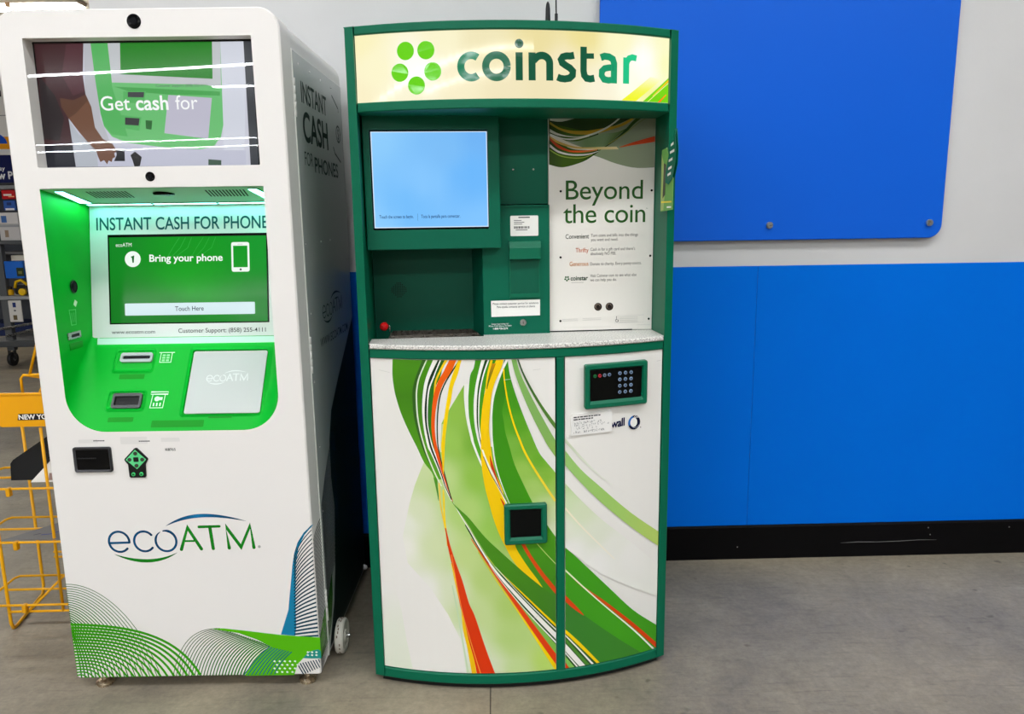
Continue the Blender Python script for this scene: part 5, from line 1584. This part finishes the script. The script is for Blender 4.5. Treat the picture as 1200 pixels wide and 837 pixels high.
# icons on the deck
ic = MB((210, 246, 214), 'matte')
dk = deck(0.0014)
IW = (206, 246, 212)
stroke(ic, [(0.275, 0.240), (0.318, 0.240)], 0.0024, dk, IW)
stroke(ic, [(0.280, 0.240), (0.280, 0.209), (0.312, 0.209), (0.312, 0.240)], 0.0020, dk, IW)
for a in range(3):
    for b2 in range(2):
        rect(ic, 0.2850 + b2 * .012, 0.2940 + b2 * .012, 0.2125 + a * .008, 0.2180 + a * .008, dk, (150, 232, 160))
ic.build('receipt_icon', recess, label='pale receipt pictogram')
ic = MB((210, 246, 214), 'matte')
stroke(ic, [(0.273, 0.117), (0.3215, 0.117), (0.3215, 0.110), (0.273, 0.110)], 0.0022, dk, IW, closed=True)
stroke(ic, [(0.279, 0.109), (0.277, 0.069), (0.313, 0.069), (0.314, 0.109)], 0.0020, dk, IW)
disc(ic, 0.293, 0.096, 0.0075, dk, IW, n=16)
rect(ic, 0.298, 0.308, 0.092, 0.101, dk, IW)
for a in range(3):
    rect(ic, 0.284 + a * .009, 0.288 + a * .009, 0.074, 0.084, dk, IW)
ic.build('cash_icon', recess, label='pale banknote pictogram')


def slot(x0, x1, s0, s1, px0, px1, ps0, ps1, frame, gap, label):
    s = MB((0, 172, 44), 'recess')
    a = rrect(px0, px1, ps0, ps1, 0.010, 5)
    b2 = rrect(px0 + .006, px1 - .004, ps0 + .006, ps1 - .005, 0.008, 5)
    n_ = len(a)
    for i in range(n_):
        k = (i + 1) % n_
        s.face([deck(0.0)(*a[i]), deck(0.0)(*a[k]), deck(0.0042)(*b2[k]), deck(0.0042)(*b2[i])])
    c2 = rrect(px0 + .010, px1 - .007, ps0 + .012, ps1 - .008, 0.006, 5)
    for i in range(n_):
        k = (i + 1) % n_
        s.face([deck(0.0042)(*b2[i]), deck(0.0042)(*b2[k]), deck(0.0006)(*c2[k]), deck(0.0006)(*c2[i])])
    s.face([deck(0.0006)(*q) for q in c2])
    so = s.build('slot_pocket', recess)
    f_ = MB(frame, 'plastic')
    o1, o2 = rrect(x0, x1, s0, s1, 0.007, 6), rrect(x0 + .006, x1 - .006, s0 + .009, s1 - .009, 0.003, 6)
    n_ = len(o1)
    for i in range(n_):
        k = (i + 1) % n_
        f_.face([deck(0.0007)(*o1[i]), deck(0.0007)(*o1[k]), deck(0.0075)(*o1[k]), deck(0.0075)(*o1[i])])
        f_.face([deck(0.0075)(*o1[i]), deck(0.0075)(*o1[k]), deck(0.0075)(*o2[k]), deck(0.0075)(*o2[i])])
        f_.face([deck(0.0075)(*o2[i]), deck(0.0075)(*o2[k]), deck(0.002)(*o2[k]), deck(0.002)(*o2[i])])
    f_.face([deck(0.0022)(*q) for q in o2], gap, 'black')
    f_.build('slot_mouth', so, label=label)


slot(0.1665, 0.2585, 0.2095, 0.2385, 0.146, 0.266, 0.176, 0.252, (176, 180, 182), (34, 36, 38), 'silver receipt slot')
slot(0.1690, 0.2515, 0.0675, 0.1125, 0.152, 0.262, 0.058, 0.124, (66, 68, 70), (8, 8, 9), 'dark banknote slot')

# test tray door
td = MB((0, 172, 44), 'recess')
o1, o2 = rrect(0.362, 0.604, 0.040, 0.256, 0.012, 5), rrect(0.3735, 0.5925, 0.0455, 0.2445, 0.008, 5)
for i in range(len(o1)):
    k = (i + 1) % len(o1)
    td.face([deck(0.0003)(*o1[i]), deck(0.0003)(*o1[k]), deck(0.0058)(*o2[k]), deck(0.0058)(*o2[i])])
    td.face([deck(0.0058)(*o2[i]), deck(0.0058)(*o2[k]), deck(0.001)(*o2[k]), deck(0.001)(*o2[i])])
tf_ = td.build('tray_surround', recess)
tr = MB((188, 190, 188), 'plastic')
tr.face([deck(0.0045)(*q) for q in rrect(0.3768, 0.5892, 0.0490, 0.2408, 0.006, 5)])
o3 = rrect(0.3768, 0.5892, 0.0490, 0.2408, 0.006, 5)
for i in range(len(o3)):
    k = (i + 1) % len(o3)
    tr.face([deck(0.0045)(*o3[i]), deck(0.0045)(*o3[k]), deck(0.001)(*o3[k]), deck(0.001)(*o3[i])])
brand(tr, lambda x, z: deck(0.0049)(0.417 + (x - 0.1114) * 0.285, 0.128 + (z - 0.3778) * 0.30), 'plastic', (214, 216, 214), (214, 216, 214), (214, 216, 214), 0.0085, 0.0)
tr.build('tray_door', tf_, label='white door with an embossed logo')

# items on the left cheek
ck = MB((8, 8, 10), 'black')
LW = lambda h=0.0: (lambda v, z: (OU0 + 0.0006 + h, v, z))
disc(ck, 0.1005, 1.1894, 0.0190, LW(0.0002), (20, 120, 40), 'plastic', 0.0205)
ck.lathe([(0.0165, 0.001), (0.0165, 0.003), (0.013, 0.002)], (OU0, 0.1005, 1.1894), 'x', 24, (10, 8, 14), 'black')
ck.build('side_lens', recess, label='oval-looking dark lens on the left cheek')
ck = MB(IW, 'matte')
fill(ck, [(0.090, 1.140), (0.100, 1.132), (0.111, 1.145), (0.100, 1.153)], LW(), (226, 240, 214))
stroke(ck, [(0.066, 1.127), (0.098, 1.125), (0.092, 1.083), (0.070, 1.084)], 0.0018, LW(), (110, 220, 130), closed=True)
for a in range(3):
    stroke(ck, [(0.074 + a * .007, 1.117), (0.0755 + a * .0065, 1.092)], 0.0016, LW(), (96, 206, 116))
ck.build('cheek_icons', recess, label='pale pictograms on the left cheek')
ck = MB((170, 174, 176), 'metal')
ck.box(OU0, OU0 + .004, 0.043, 0.106, 1.0450, 1.0650, bevel=.0015)
ck.box(OU0 + .003, OU0 + .0046, 0.058, 0.096, 1.0505, 1.0590, (8, 8, 8), 'black')
ck.box(OU0, OU0 + .002, 0.048, 0.112, 1.016, 1.034, (0, 140, 18), 'plastic', bevel=.0008)
ck.build('charging_port', recess, label='small silver port on the left cheek')

# ceiling of the recess: speakers, lens, light strips
for x0, x1 in ((0.150, 0.262), (0.468, 0.578)):
    g = MB((24, 40, 34), 'matte')
    for k in range(12):
        xa = x0 + (x1 - x0) * k / 12
        g.face([CE(0.0007)(xa, 0.118), CE(0.0007)(xa + .0045, 0.118), CE(0.0007)(xa + .0205, 0.034), CE(0.0007)(xa + .016, 0.034)])
    g.build('speaker_grille', recess, label='slotted speaker grille')
g = MB((5, 5, 6), 'black')
disc(g, 0.358, 0.073, 0.028, CE(0.0009), (5, 5, 6), n=28)
g.lathe([(0.028, 0.0), (0.026, -0.004), (0.012, -0.003)], (0.358, 0.073, ceilz(0.073)), 'z', 28, (5, 5, 6), 'black')
g.build('dome_camera', recess, label='dark dome in the recess ceiling')
for P in ([(0.0935, 0.0185), (0.1154, 0.0190), (0.1030, 0.1760), (0.0720, 0.1750)], [(0.605, 0.0185), (0.628, 0.0190), (0.645, 0.1760), (0.612, 0.1750)]):
    g = MB((130, 255, 236), 'led')
    b_ = [CE(0.0035)(*q) for q in P]
    t_ = [CE(0.0)(*q) for q in P]
    g.face(b_)
    for i in range(4):
        k = (i + 1) % 4
        g.face([b_[i], b_[k], t_[k], t_[i]], (150, 170, 160), 'matte')
    g.build('light_strip', recess, label='glowing white strip on the recess ceiling')
for xa, xb in ((0.078, 0.262), (0.270, 0.450), (0.458, 0.640)):
    g = MB((130, 255, 236), 'led')
    b_ = [CE(0.0035)(*q) for q in ((xa, 0.194), (xb, 0.194), (xb, 0.208), (xa, 0.208))]
    t_ = [CE(0.0)(*q) for q in ((xa, 0.194), (xb, 0.194), (xb, 0.208), (xa, 0.208))]
    g.face(b_)
    for i in range(4):
        k = (i + 1) % 4
        g.face([b_[i], b_[k], t_[k], t_[i]], (150, 170, 160), 'matte')
    g.build('light_strip', recess, label='glowing strip along the back of the recess ceiling')

# monitor surround, leaning back
bL = math.hypot(0.061, 0.382)
by, bz = 0.061 / bL, 0.382 / bL


def back(h=0.0):
    return lambda x, s: (x, 0.165 + s * by - h * bz, 1.033 + s * bz + h * by)


mo = MB((228, 230, 228), 'plastic')
PX0, PX1 = 0.0682, 0.6512
mo.face([back()(PX0, 0), back()(PX1, 0), back()(PX1, 0.388), back()(PX0, 0.388)])
mo.face([back()(PX0, 0), back()(PX1, 0), back(-0.03)(PX1, 0.0), back(-0.03)(PX0, 0.0)])
mo.face([back()(PX0, 0), back()(PX0, 0.388), back(-0.02)(PX0, 0.388), back(-0.03)(PX0, 0)])
BT = back(0.0006)
text(mo, 'INSTANT CASH FOR PHONES', 0.0880, 0.6080, 0.3150, 0.0355, (16, 84, 92), 'matte', BT, 0.012)
text(mo, 'www.ecoatm.com', 0.1250, 0.2520, 0.0110, 0.0105, (50, 56, 58), 'matte', BT, 0.004)
text(mo, 'Customer Support: (858) 255-4111', 0.3205, 0.5770, 0.0115, 0.0125, (50, 56, 58), 'matte', BT, 0.004)
mon = mo.build('monitor_surround', eco, label='white lettered surround of the lower screen')
ts = MB((6, 8, 8), 'black')
ts.face([back(0.0005)(x, s) for x, s in ((0.1200, 0.0390), (0.5880, 0.0390), (0.5880, 0.3010), (0.1200, 0.3010))])
ribbon(ts, [(0.1245, 0.0425 + .2505 * k / 6, 0.5835, 0.0425 + .2505 * k / 6) for k in range(7)],
       idw([(0.13, 0.05, 8, 120, 24), (0.13, 0.29, 10, 132, 30), (0.35, 0.28, 8, 150, 24), (0.58, 0.28, 14, 150, 40), (0.58, 0.06, 10, 128, 30), (0.35, 0.17, 8, 160, 22), (0.3, 0.06, 8, 124, 24)]),
       lambda x, s: back(0.0009)(x, s), (.1245, .5835, .0425, .293), False, 0.06, 'screen')
TS = back(0.0014)
TS2 = back(0.0018)
WT = (240, 250, 242)
text(ts, 'ecoATM', 0.144, 0.190, 0.2655, 0.011, WT, 'screen', TS)
disc(ts, 0.1925, 0.2290, 0.0232, TS, WT, 'screen', n=32)
stroke(ts, [(0.1880, 0.2345), (0.1935, 0.2385), (0.1935, 0.2185)], 0.0040, TS2, (10, 100, 30), 'screen', 'butt')
text(ts, 'Bring your phone', 0.2410, 0.4555, 0.2210, 0.0200, WT, 'screen', TS, 0.02)
rect(ts, 0.4812, 0.5340, 0.1880, 0.2745, TS, WT, 'screen', 0.006)
rect(ts, 0.4868, 0.5285, 0.2010, 0.2640, TS2, (10, 152, 30), 'screen')
disc(ts, 0.5076, 0.1945, 0.0032, TS2, (70, 80, 76), 'screen', n=12)
rect(ts, 0.5000, 0.5150, 0.2680, 0.2690, TS2, (150, 160, 156), 'screen')
rect(ts, 0.1660, 0.5470, 0.0640, 0.0995, TS, (214, 236, 240), 'screen', 0.003)
text(ts, 'Touch Here', 0.3127, 0.3968, 0.0760, 0.0130, (20, 50, 60), 'screen', TS2, 0.008)
for s0, w_, n_ in (((0.33, 0.29), .001, 3), ((0.40, 0.29), .0008, 3)):
    for k in range(n_):
        stroke(ts, [(s0[0] + k * .018, s0[1]), (s0[0] - .02 + k * .022, s0[1] - .03), (s0[0] - .035 + k * .012, s0[1] - .055)], w_, TS, (60, 180, 76), 'screen')
ts.build('touchscreen', mon, label='green screen reading Bring your phone')
lg = MB((140, 255, 236), 'ledge')
lz = 1.0150
lg.face([(0.088, 0.150, lz), (0.632, 0.150, lz), (0.632, 0.166, lz), (0.088, 0.166, lz)])
lg.face([(0.088, 0.1500, lz), (0.632, 0.1500, lz), (0.632, 0.155, 1.0330), (0.088, 0.155, 1.0330)], (206, 240, 228), 'plastic')
for x in (0.088, 0.632):
    lg.face([(x, 0.150, lz), (x, 0.166, lz), (x, 0.166, 1.033), (x, 0.155, 1.033)], (206, 240, 228), 'plastic')
lg.build('light_ledge', mon, label='lit strip under the lower screen')

# card reader and accessibility keypad
cr = MB((44, 44, 47), 'plastic')
o1, o2, o3 = rrect(0.0710, 0.1770, 0.6780, 0.7506, 0.006, 5), rrect(0.0735, 0.1745, 0.6805, 0.7481, 0.005, 5), rrect(0.0785, 0.1700, 0.6850, 0.7430, 0.003, 5)
ring(cr, o1, o1, 0.0, -0.005)
ring(cr, o1, o2, -0.005, -0.008)
ring(cr, o2, o3, -0.008, -0.004, (60, 60, 63))
plate(cr, o3, [], -0.004, (7, 7, 8), 'black')
cr.box(0.082, 0.134, -0.0046, -0.0040, 0.7170, 0.7200, (28, 28, 30))
cr.build('card_reader', eco, label='black card reader window')
kd = MB((10, 12, 12), 'plastic')
KO = [(0.2470, 0.7465), (0.2500, 0.7455), (0.2765, 0.7160), (0.2768, 0.7120), (0.2690, 0.6980), (0.2675, 0.6640), (0.2650, 0.6605), (0.2240, 0.6605), (0.2212, 0.6640), (0.2208, 0.6985),
      (0.2122, 0.7110), (0.2125, 0.7150), (0.2430, 0.7455)]
kd.prism(KO, 0.0, -0.004)
KF = FR(0.0040)
fill(kd, [(0.2445, 0.7420), (0.2730, 0.7130), (0.2450, 0.6850), (0.2160, 0.7130)], KF, (96, 214, 140), 'plastic')
rect(kd, 0.2375, 0.2520, 0.7065, 0.7200, FR(0.0044), (12, 16, 14), 'plastic', .002)
kpd = kd.build('navigation_keypad', eco, label='diamond-shaped keypad with green keys')
for x, z, cc in ((0.2447, 0.7310, (58, 66, 52)), (0.2447, 0.6955, (58, 66, 52)), (0.2270, 0.7132, (58, 66, 52)), (0.2625, 0.7132, (58, 66, 52)), (0.2335, 0.6705, (60, 200, 110)), (0.2560, 0.6710, (60, 200, 110))):
    q = MB(cc, 'plastic')
    q.lathe([(0.0056, -0.0040), (0.0054, -0.0062), (0.0040, -0.0068)], (x, 0, z), 'y', 16)
    if cc[1] > 150:
        q.lathe([(0.0026, -0.0066), (0.0024, -0.0072)], (x, 0, z), 'y', 12, (20, 60, 34))
    q.build('key', kpd)

# feet and castors
for x, y in ((0.0600, 0.038), (0.6700, 0.038), (0.06, 0.66), (0.67, 0.66)):
    ft = MB((206, 190, 166), 'metal')
    ft.lathe([(0.024, 0.0), (0.026, 0.004), (0.0255, 0.009), (0.019, 0.0135), (0.010, 0.0170), (0.0075, 0.020), (0.0075, 0.045)], (x, y, 0), 'z', 28)
    ft.build('levelling_foot', eco, label='round steel levelling foot')


def castor(y, lab):
    w = MB((216, 211, 200), 'plastic')
    cx = EW + 0.020
    w.lathe([(0.040, -0.013), (0.050, -0.013), (0.0545, -0.009), (0.0555, 0.0), (0.0545, 0.009), (0.050, 0.014), (0.042, 0.014), (0.040, 0.0105), (0.020, 0.0105), (0.019, 0.015), (0.014, 0.016)],
            (cx, y, 0.0556), 'x', 40)
    for k in range(26):                                   # scuffs round the tread
        a = random.random() * 2 * PI
        w.box(-.0010, .0010, -0.004, 0.004, -.0004, .0004, (104, 86, 66), 'matte',
              fn=lambda p, a=a, s=random.uniform(-.004, .005): (cx + p[0] * 1.6 + s, y + (0.0558 + p[2]) * math.cos(a) - p[1] * math.sin(a), 0.0556 + (0.0558 + p[2]) * math.sin(a) + p[1] * math.cos(a)))
    wo = w.build('castor_wheel', eco, label=lab)
    a = MB((190, 190, 188), 'metal')
    a.lathe([(0.0045, -0.036), (0.0045, 0.016), (0.008, 0.0165), (0.008, 0.021), (0.0045, 0.022), (0.0040, 0.027)], (cx, y, 0.0556), 'x', 12)
    a.build('axle', wo, label='steel axle')


castor(0.190, 'white scuffed castor wheel at the front right')
rbp = MB((226, 224, 220), 'plastic')
rbp.lathe([(0.010, 0.0), (0.010, 0.006), (0.007, 0.012), (0.003, 0.014)], (EW - .001, 0.672, 0.055), 'x', 16)
rbp.build('bumper', eco, label='small white bumper at the rear corner')
# ------------------------------------------------------------------ yellow wire rack left of the phone kiosk
YL = (238, 172, 10)
rk = thing('newspaper_rack', 'yellow wire newspaper rack standing left of the white kiosk', 'rack', (0, 0, 0))
RY0, RY1, RX0, RXV, RX1 = 2.40, 2.68, -1.668, -1.487, -1.300


def wires(name, paths, r=0.0045, lab=None, col=YL):
    w = MB(col, 'plastic')
    for pth in paths:
        w.tube(pth, r, 8)
    return w.build(name, rk, label=lab)


wires('foot_frame', [[(RX0, RY0, 0.70), (RX0, RY0, 0.03), (RX0, RY0 + .008, 0.008), (RX0 - .002, RY0 + .03, 0.0055), (-1.712, RY1 - 0.03, 0.0055), (-1.722, RY1 - .006, 0.010), (-1.722, RY1, 0.03), (-1.722, RY1, 0.70)]], 0.0055)
wires('foot_frame', [[(RX1, RY0, 0.70), (RX1, RY0, 0.03), (RX1, RY0 + .008, 0.008), (RX1, RY0 + .03, 0.0055), (RX1 - .02, RY1 - 0.03, 0.0055), (RX1 - .02, RY1, 0.03), (RX1 - .02, RY1, 0.70)]], 0.0055)
wires('front_upright', [[(RXV, RY0, 0.070), (RXV + .003, RY0, 0.715)]], 0.005)
wires('back_upright', [[(-1.56, RY1, 0.020), (-1.555, RY1, 0.72)]], 0.0045)
for z, dz in ((0.512, 0.0), (0.325, 0.0), (0.100, 0.0)):
    wires('shelf_frame', [[(-1.755, RY0 - .01, z), (RX1, RY0 - .01, z)],
                          [(-1.755, RY0 - .01, z), (-1.76, 2.58, z + .005), (-1.75, 2.60, z + .005), (RX1, 2.60, z + .005)],
                          [(-1.74, 2.50, z + .002), (RX1, 2.50, z + .002)],
                          [(RX1, RY0 - .01, z), (RX1, 2.60, z + .005)]] + ([[(RX0, RY0, z - .028), (RX1, RY0, z - .028)], [(-1.60, RY0, 0.075), (-1.49, 2.60, 0.20)], [(RX0, RY1, 0.16), (RX1, RY1, 0.16)],
                                                                            [(RX0, RY1, 0.14), (RX1, RY1, 0.14)]] if z < .2 else []), 0.0042)
for z in (0.512, 0.325, 0.100):
    c_ = MB((226, 160, 10), 'plastic')
    c_.box(-1.612, -1.598, RY0 - .022, RY0 - .004, z - .024, z + .006, bevel=.003)
    c_.build('shelf_clip', rk)
wires('top_hoop', [[(-1.545, RY0 + .03, 0.80), (-1.545, RY0 + .03, 0.872), (-1.536, RY0 + .03, 0.883), (-1.40, RY0 + .03, 0.888), (-1.390, RY0 + .03, 0.87), (-1.390, RY0 + .03, 0.80)],
                   [(-1.515, RY0 + .03, 0.885), (-1.470, RY0 + .04, 1.03), (-1.425, RY0 + .055, 1.16), (-1.41, RY0 + .06, 1.175), (-1.39, RY0 + .06, 1.175), (-1.375, RY0 + .055, 1.16), (-1.335, RY0 + .03, 0.885)], [(-1.535, RY0 + .03, 0.884), (-1.44, RY0 + .06, 0.86)],
                   [(-1.500, RY0 + .02, 0.80), (-1.470, RY0 + .04, 0.868)]], 0.0045)
pn = MB((240, 168, 12), 'plastic')
PF_ = lambda h=0.0: (lambda x, z: (x, RY0 - .012 - h, z))
pn.prism(rrect(-1.606, RX1, 0.722, 0.832, 0.008, 4), RY0 - .012, RY0 - .008)
pn.box(-1.604, RX1, RY0 - .016, RY0 - .004, 0.826, 0.834, bevel=.002)
fill(pn, [(-1.546, 0.7440), (-1.330, 0.7440), (-1.324, 0.7650), (-1.541, 0.7650)], PF_(0.0006), (24, 22, 24), 'matte')
text(pn, 'NEW YORK', -1.541, -1.420, 0.7470, 0.0150, (244, 242, 236), 'matte', PF_(0.0012), 0.03, 1.0)
pn.build('header_plate', rk, label='yellow header plate with NEW YORK lettering')

# things on its shelves
cv = MB((10, 10, 11), 'matte')
o1 = [(-1.636, 0.520), (-1.480, 0.520), (-1.452, 0.560), (-1.452, 0.690), (-1.466, 0.697), (-1.632, 0.586), (-1.640, 0.574)]
cv.prism(o1, 2.452, 2.462, fn=lambda p: (p[0], p[1] + (p[2] - .52) * .25, p[2]))
tag(cv.build('display_cover'), 'black plastic cover leaning on the upper shelf of the yellow rack', 'cover')
mg = MB((226, 222, 214), 'gloss')
mf = lambda h=0.0: (lambda x, z: (x, 2.432 + (z - .52) * .35 - h, z))
mg.prism([(-1.560, 0.519), (-1.330, 0.519), (-1.330, 0.70), (-1.450, 0.640)], 2.432, 2.440, fn=lambda p: (p[0], p[1] + (p[2] - .52) * .35, p[2]))
for k, (x, z, w, h, cc) in enumerate(((-1.50, 0.525, .05, .022, (150, 120, 110)), (-1.49, 0.552, .02, .02, (110, 130, 160)), (-1.466, 0.556, .028, .03, (190, 150, 120)), (-1.45, 0.525, .06, .026, (120, 110, 130)),
                                       (-1.462, 0.592, .05, .012, (80, 84, 96)), (-1.43, 0.56, .05, .03, (170, 90, 80)))):
    rect(mg, x, x + w, z, z + h, mf(0.0006 + .0001 * k), cc)
tag(mg.build('magazine'), 'white magazine with small pictures behind the black cover on the rack', 'magazine')
gs = MB((112, 110, 110), 'matte')
gs.prism([(-1.655, 2.394), (-1.31, 2.394), (-1.31, 2.59), (-1.505, 2.59)], 0.3305, 0.3335, fn=lambda p: (p[0], p[2], p[1]))
stroke(gs, [(-1.545, 2.43), (-1.52, 2.435), (-1.50, 2.455)], 0.006, lambda x, y: (x, y, 0.3339), (40, 54, 130), 'matte')
stroke(gs, [(-1.57, 2.43), (-1.556, 2.44)], 0.005, lambda x, y: (x, y, 0.3339), (40, 46, 70), 'matte')
tag(gs.build('cardboard_sheet'), 'grey sheet with a blue mark on the middle shelf of the yellow rack', 'sheet')

# ------------------------------------------------------------------ stock cart in the aisle behind
CY = 7.4
ca = thing('stock_cart', 'grey wheeled stock cart with shelves in the aisle left of the kiosk', 'cart', (0, 0, 0))
GR = (88, 90, 92)


def cbox(name, x0, x1, y0, y1, z0, z1, col, bevel=.006, parent=ca, mat='plastic', lab=None):
    b_ = MB(col, mat)
    b_.box(x0, x1, y0, y1, z0, z1, bevel=bevel)
    return b_.build(name, parent, label=lab)


cbox('upright', -4.80, -4.73, CY, CY + .06, 0.16, 1.80, GR)
cbox('upright', -4.10, -4.03, CY, CY + .06, 0.16, 1.80, GR)
cbox('upright', -4.80, -4.73, CY + .64, CY + .70, 0.16, 1.80, GR)
cbox('upright', -4.10, -4.03, CY + .64, CY + .70, 0.16, 1.80, GR)
for z, cc in ((0.695, (150, 152, 154)), (1.225, (80, 82, 84)), (1.740, (130, 132, 134))):
    cbox('shelf', -4.90, -4.03, CY - .02, CY + .70, z - .035, z, cc)
cbox('base', -4.98, -4.03, CY - .05, CY + .72, 0.20, 0.26, (70, 72, 74))
w = MB((150, 152, 154), 'metal')
w.tube([(-4.84, CY - .03, 0.375), (-4.50, CY - .03, 0.43), (-4.06, CY - .03, 0.44)], 0.012, 8)
w.tube([(-4.76, CY - .04, 0.31), (-4.50, CY - .04, 0.37), (-4.06, CY - .04, 0.38)], 0.012, 8)
w.build('push_rail', ca)
for x, y in ((-4.775, CY + .03), (-4.1, CY + .03), (-4.775, CY + .66), (-4.1, CY + .66)):
    q = MB((24, 24, 26), 'plastic')
    q.lathe([(0.05, -0.018), (0.068, -0.016), (0.072, 0.0), (0.068, 0.016), (0.05, 0.018)], (x, y, 0.073), 'x', 20)
    q.lathe([(0.022, -0.02), (0.022, 0.02)], (x, y, 0.073), 'x', 12, (150, 150, 150), 'metal')
    q.box(x - .03, x - .022, y - .02, y + .02, 0.07, 0.20, (90, 92, 94), 'metal')
    q.box(x + .022, x + .03, y - .02, y + .02, 0.07, 0.20, (90, 92, 94), 'metal')
    q.build('castor', ca)


def pack(name, lab, cat, x0, x1, z0, z1, col, marks=(), y0=CY + .02, dep=.25, group=None):
    b_ = MB(col, 'gloss')
    b_.box(x0, x1, y0, y0 + dep, z0, z1, bevel=.006)
    for k, (a, b2, c2, d2_, cc) in enumerate(marks):
        rect(b_, x0 + (x1 - x0) * a, x0 + (x1 - x0) * b2, z0 + (z1 - z0) * c2, z0 + (z1 - z0) * d2_, lambda x, z, kk=k: (x, y0 - .001 - .0004 * kk, z), cc)
    return tag(b_.build(name), lab, cat, group)


pack('carton', 'white carton with a blue patch on the middle cart shelf, upper of two', 'box', -4.86, -4.545, 1.385, 1.490, (214, 210, 208), ((.50, .66, .1, .7, (70, 110, 170)),))
pack('carton', 'white carton with a brown spot under the blue-patched carton on the cart', 'box', -4.86, -4.54, 1.2255, 1.384, (204, 200, 198), ((.55, .66, .2, .62, (150, 130, 110)), (.0, 1, .8, .95, (160, 160, 162))))
pack('package', 'red package with white lettering bars on top of the cart load', 'package', -4.67, -4.545, 1.615, 1.700, (196, 30, 36), ((.15, .75, .35, .55, (244, 230, 224)), (.5, .95, .2, .32, (250, 170, 120))), dep=.1)
pack('package', 'blue package below the red one on the cart', 'package', -4.665, -4.555, 1.510, 1.602, (52, 92, 170), ((.15, .9, .0, .2, (230, 232, 236)), (.3, .7, .5, .8, (40, 60, 110))), dep=.1)
pack('package', 'cream and black package standing behind the blue bin', 'package', -4.735, -4.55, 0.990, 1.080, (226, 216, 196), ((.7, 1.0, .0, 1.0, (30, 30, 32)), (.1, .5, .05, .35, (206, 180, 130))), y0=CY + .14, dep=.1)
pack('bin', 'blue bin with a dark green patch on the cart', 'bin', -4.715, -4.535, 0.865, 1.030, (36, 104, 200), ((.62, 1.0, .12, .62, (50, 62, 40)), (.7, .9, .25, .42, (112, 116, 60))), y0=CY - .01, dep=.14)
t_ = thing('power_tool', 'yellow and black tool lying on the lower cart shelf', 'tool', (-4.62, CY + .10, 0.70))
q = MB((30, 30, 32), 'plastic')
q.box(-0.07, 0.07, -.05, .05, 0.0, 0.10, bevel=.02)
q.build('body', t_)
q = MB((236, 190, 20), 'plastic')
q.tube([(-0.05, -.06, 0.07), (-0.03, -.065, 0.13), (0.02, -.065, 0.145), (0.07, -.06, 0.10)], 0.014, 10)
q.lathe([(0.01, -.08), (0.035, -.075), (0.035, -.05)], (0.02, 0, 0.03), 'y', 16)
q.build('handle', t_, label='yellow handle')
t_ = thing('hand_tool', 'yellow capped canister beside the tool on the lower cart shelf', 'tool', (-4.725, CY + .05, 0.70))
q = MB((224, 170, 20), 'plastic')
q.lathe([(0.025, 0.0), (0.03, 0.01), (0.03, 0.04), (0.02, 0.055)], (0, 0, 0), 'z', 16)
q.build('canister', t_)
q = MB((40, 34, 30), 'plastic')
q.lathe([(0.019, 0.055), (0.019, 0.085), (0.01, 0.09)], (0, 0, 0), 'z', 14)
q.build('cap', t_)
pack('notice_card', 'white card with printed blocks hanging below the lower cart shelf', 'sign', -4.715, -4.590, 0.445, 0.655, (216, 212, 206), ((.35, .6, .68, .9, (50, 64, 120)), (.4, .56, .5, .56, (70, 70, 80)), (.3, .6, .1, .32, (110, 96, 70))), y0=CY - .03, dep=.012)

# signs and shelving further down the aisle
BY = 9.5
sb = thing('shelf_unit', 'dark store shelving far behind the stock cart', 'shelf', (0, 0, 0))
b_ = MB((74, 76, 82), 'matte')
b_.box(-7.4, -5.2, BY + .05, BY + .55, 0.0, 0.16, (30, 42, 84))
b_.box(-7.4, -5.2, BY + .50, BY + .55, 0.0, 2.2)
b_.build('base', sb)
for z in (0.55, 1.05, 1.5, 1.84):
    b_ = MB((112, 112, 114), 'matte')
    b_.box(-7.4, -5.2, BY + .05, BY + .5, z - .03, z)
    b_.build('shelf_board', sb)
bn = MB((22, 30, 84), 'gloss')
bn.box(-6.9, -5.80, BY, BY + .03, 1.880, 2.205)
bf = lambda x, z: (x, BY - .002, z)
text(bn, 'Play', -5.975, -5.900, 2.015, 0.060, (236, 238, 244), 'matte', bf, 0.01)
text(bn, 'Now Playing', -6.100, -5.20 - .16, 1.925, 0.085, (240, 242, 248), 'matte', bf, 0.03)
bn = MB((22, 30, 84), 'gloss')
bn.box(-6.9, -5.80, BY, BY + .03, 1.880, 2.205)
text(bn, 'play', -6.02, -5.895, 2.025, 0.050, (236, 238, 244), 'matte', bf, 0.01)
text(bn, 'Now P', -6.130, -5.812, 1.925, 0.085, (240, 242, 248), 'matte', bf, 0.03)
tag(bn.build('aisle_sign'), 'navy sign with white lettering over the far shelves', 'sign')
ps = MB((232, 230, 226), 'gloss')
ps.box(-6.8, -5.795, BY + .02, BY + .05, 2.215, 3.30)
pf = lambda x, z: (x, BY + .018, z)
rect(ps, -6.8, -5.80, 2.275, 2.42, pf, (240, 160, 20))
rect(ps, -5.812, -5.796, 2.30, 2.62, pf, (240, 180, 40))
ps.face([(q[0], BY + .017, q[1]) for q in arc_pts(-6.02, 2.34, 0.18, 0.13, 0, 180, 18)], (30, 80, 190))
for k, (x, z, w_) in enumerate(((-5.95, 2.99, .10), (-5.96, 2.88, .12))):
    rect(ps, x, x + w_, z, z + .07, pf, (40, 40, 44))
rect(ps, -6.5, -5.80, 2.66, 2.67, pf, (150, 150, 150))
tag(ps.build('aisle_poster'), 'white poster with an orange and blue foot above the navy sign', 'poster')
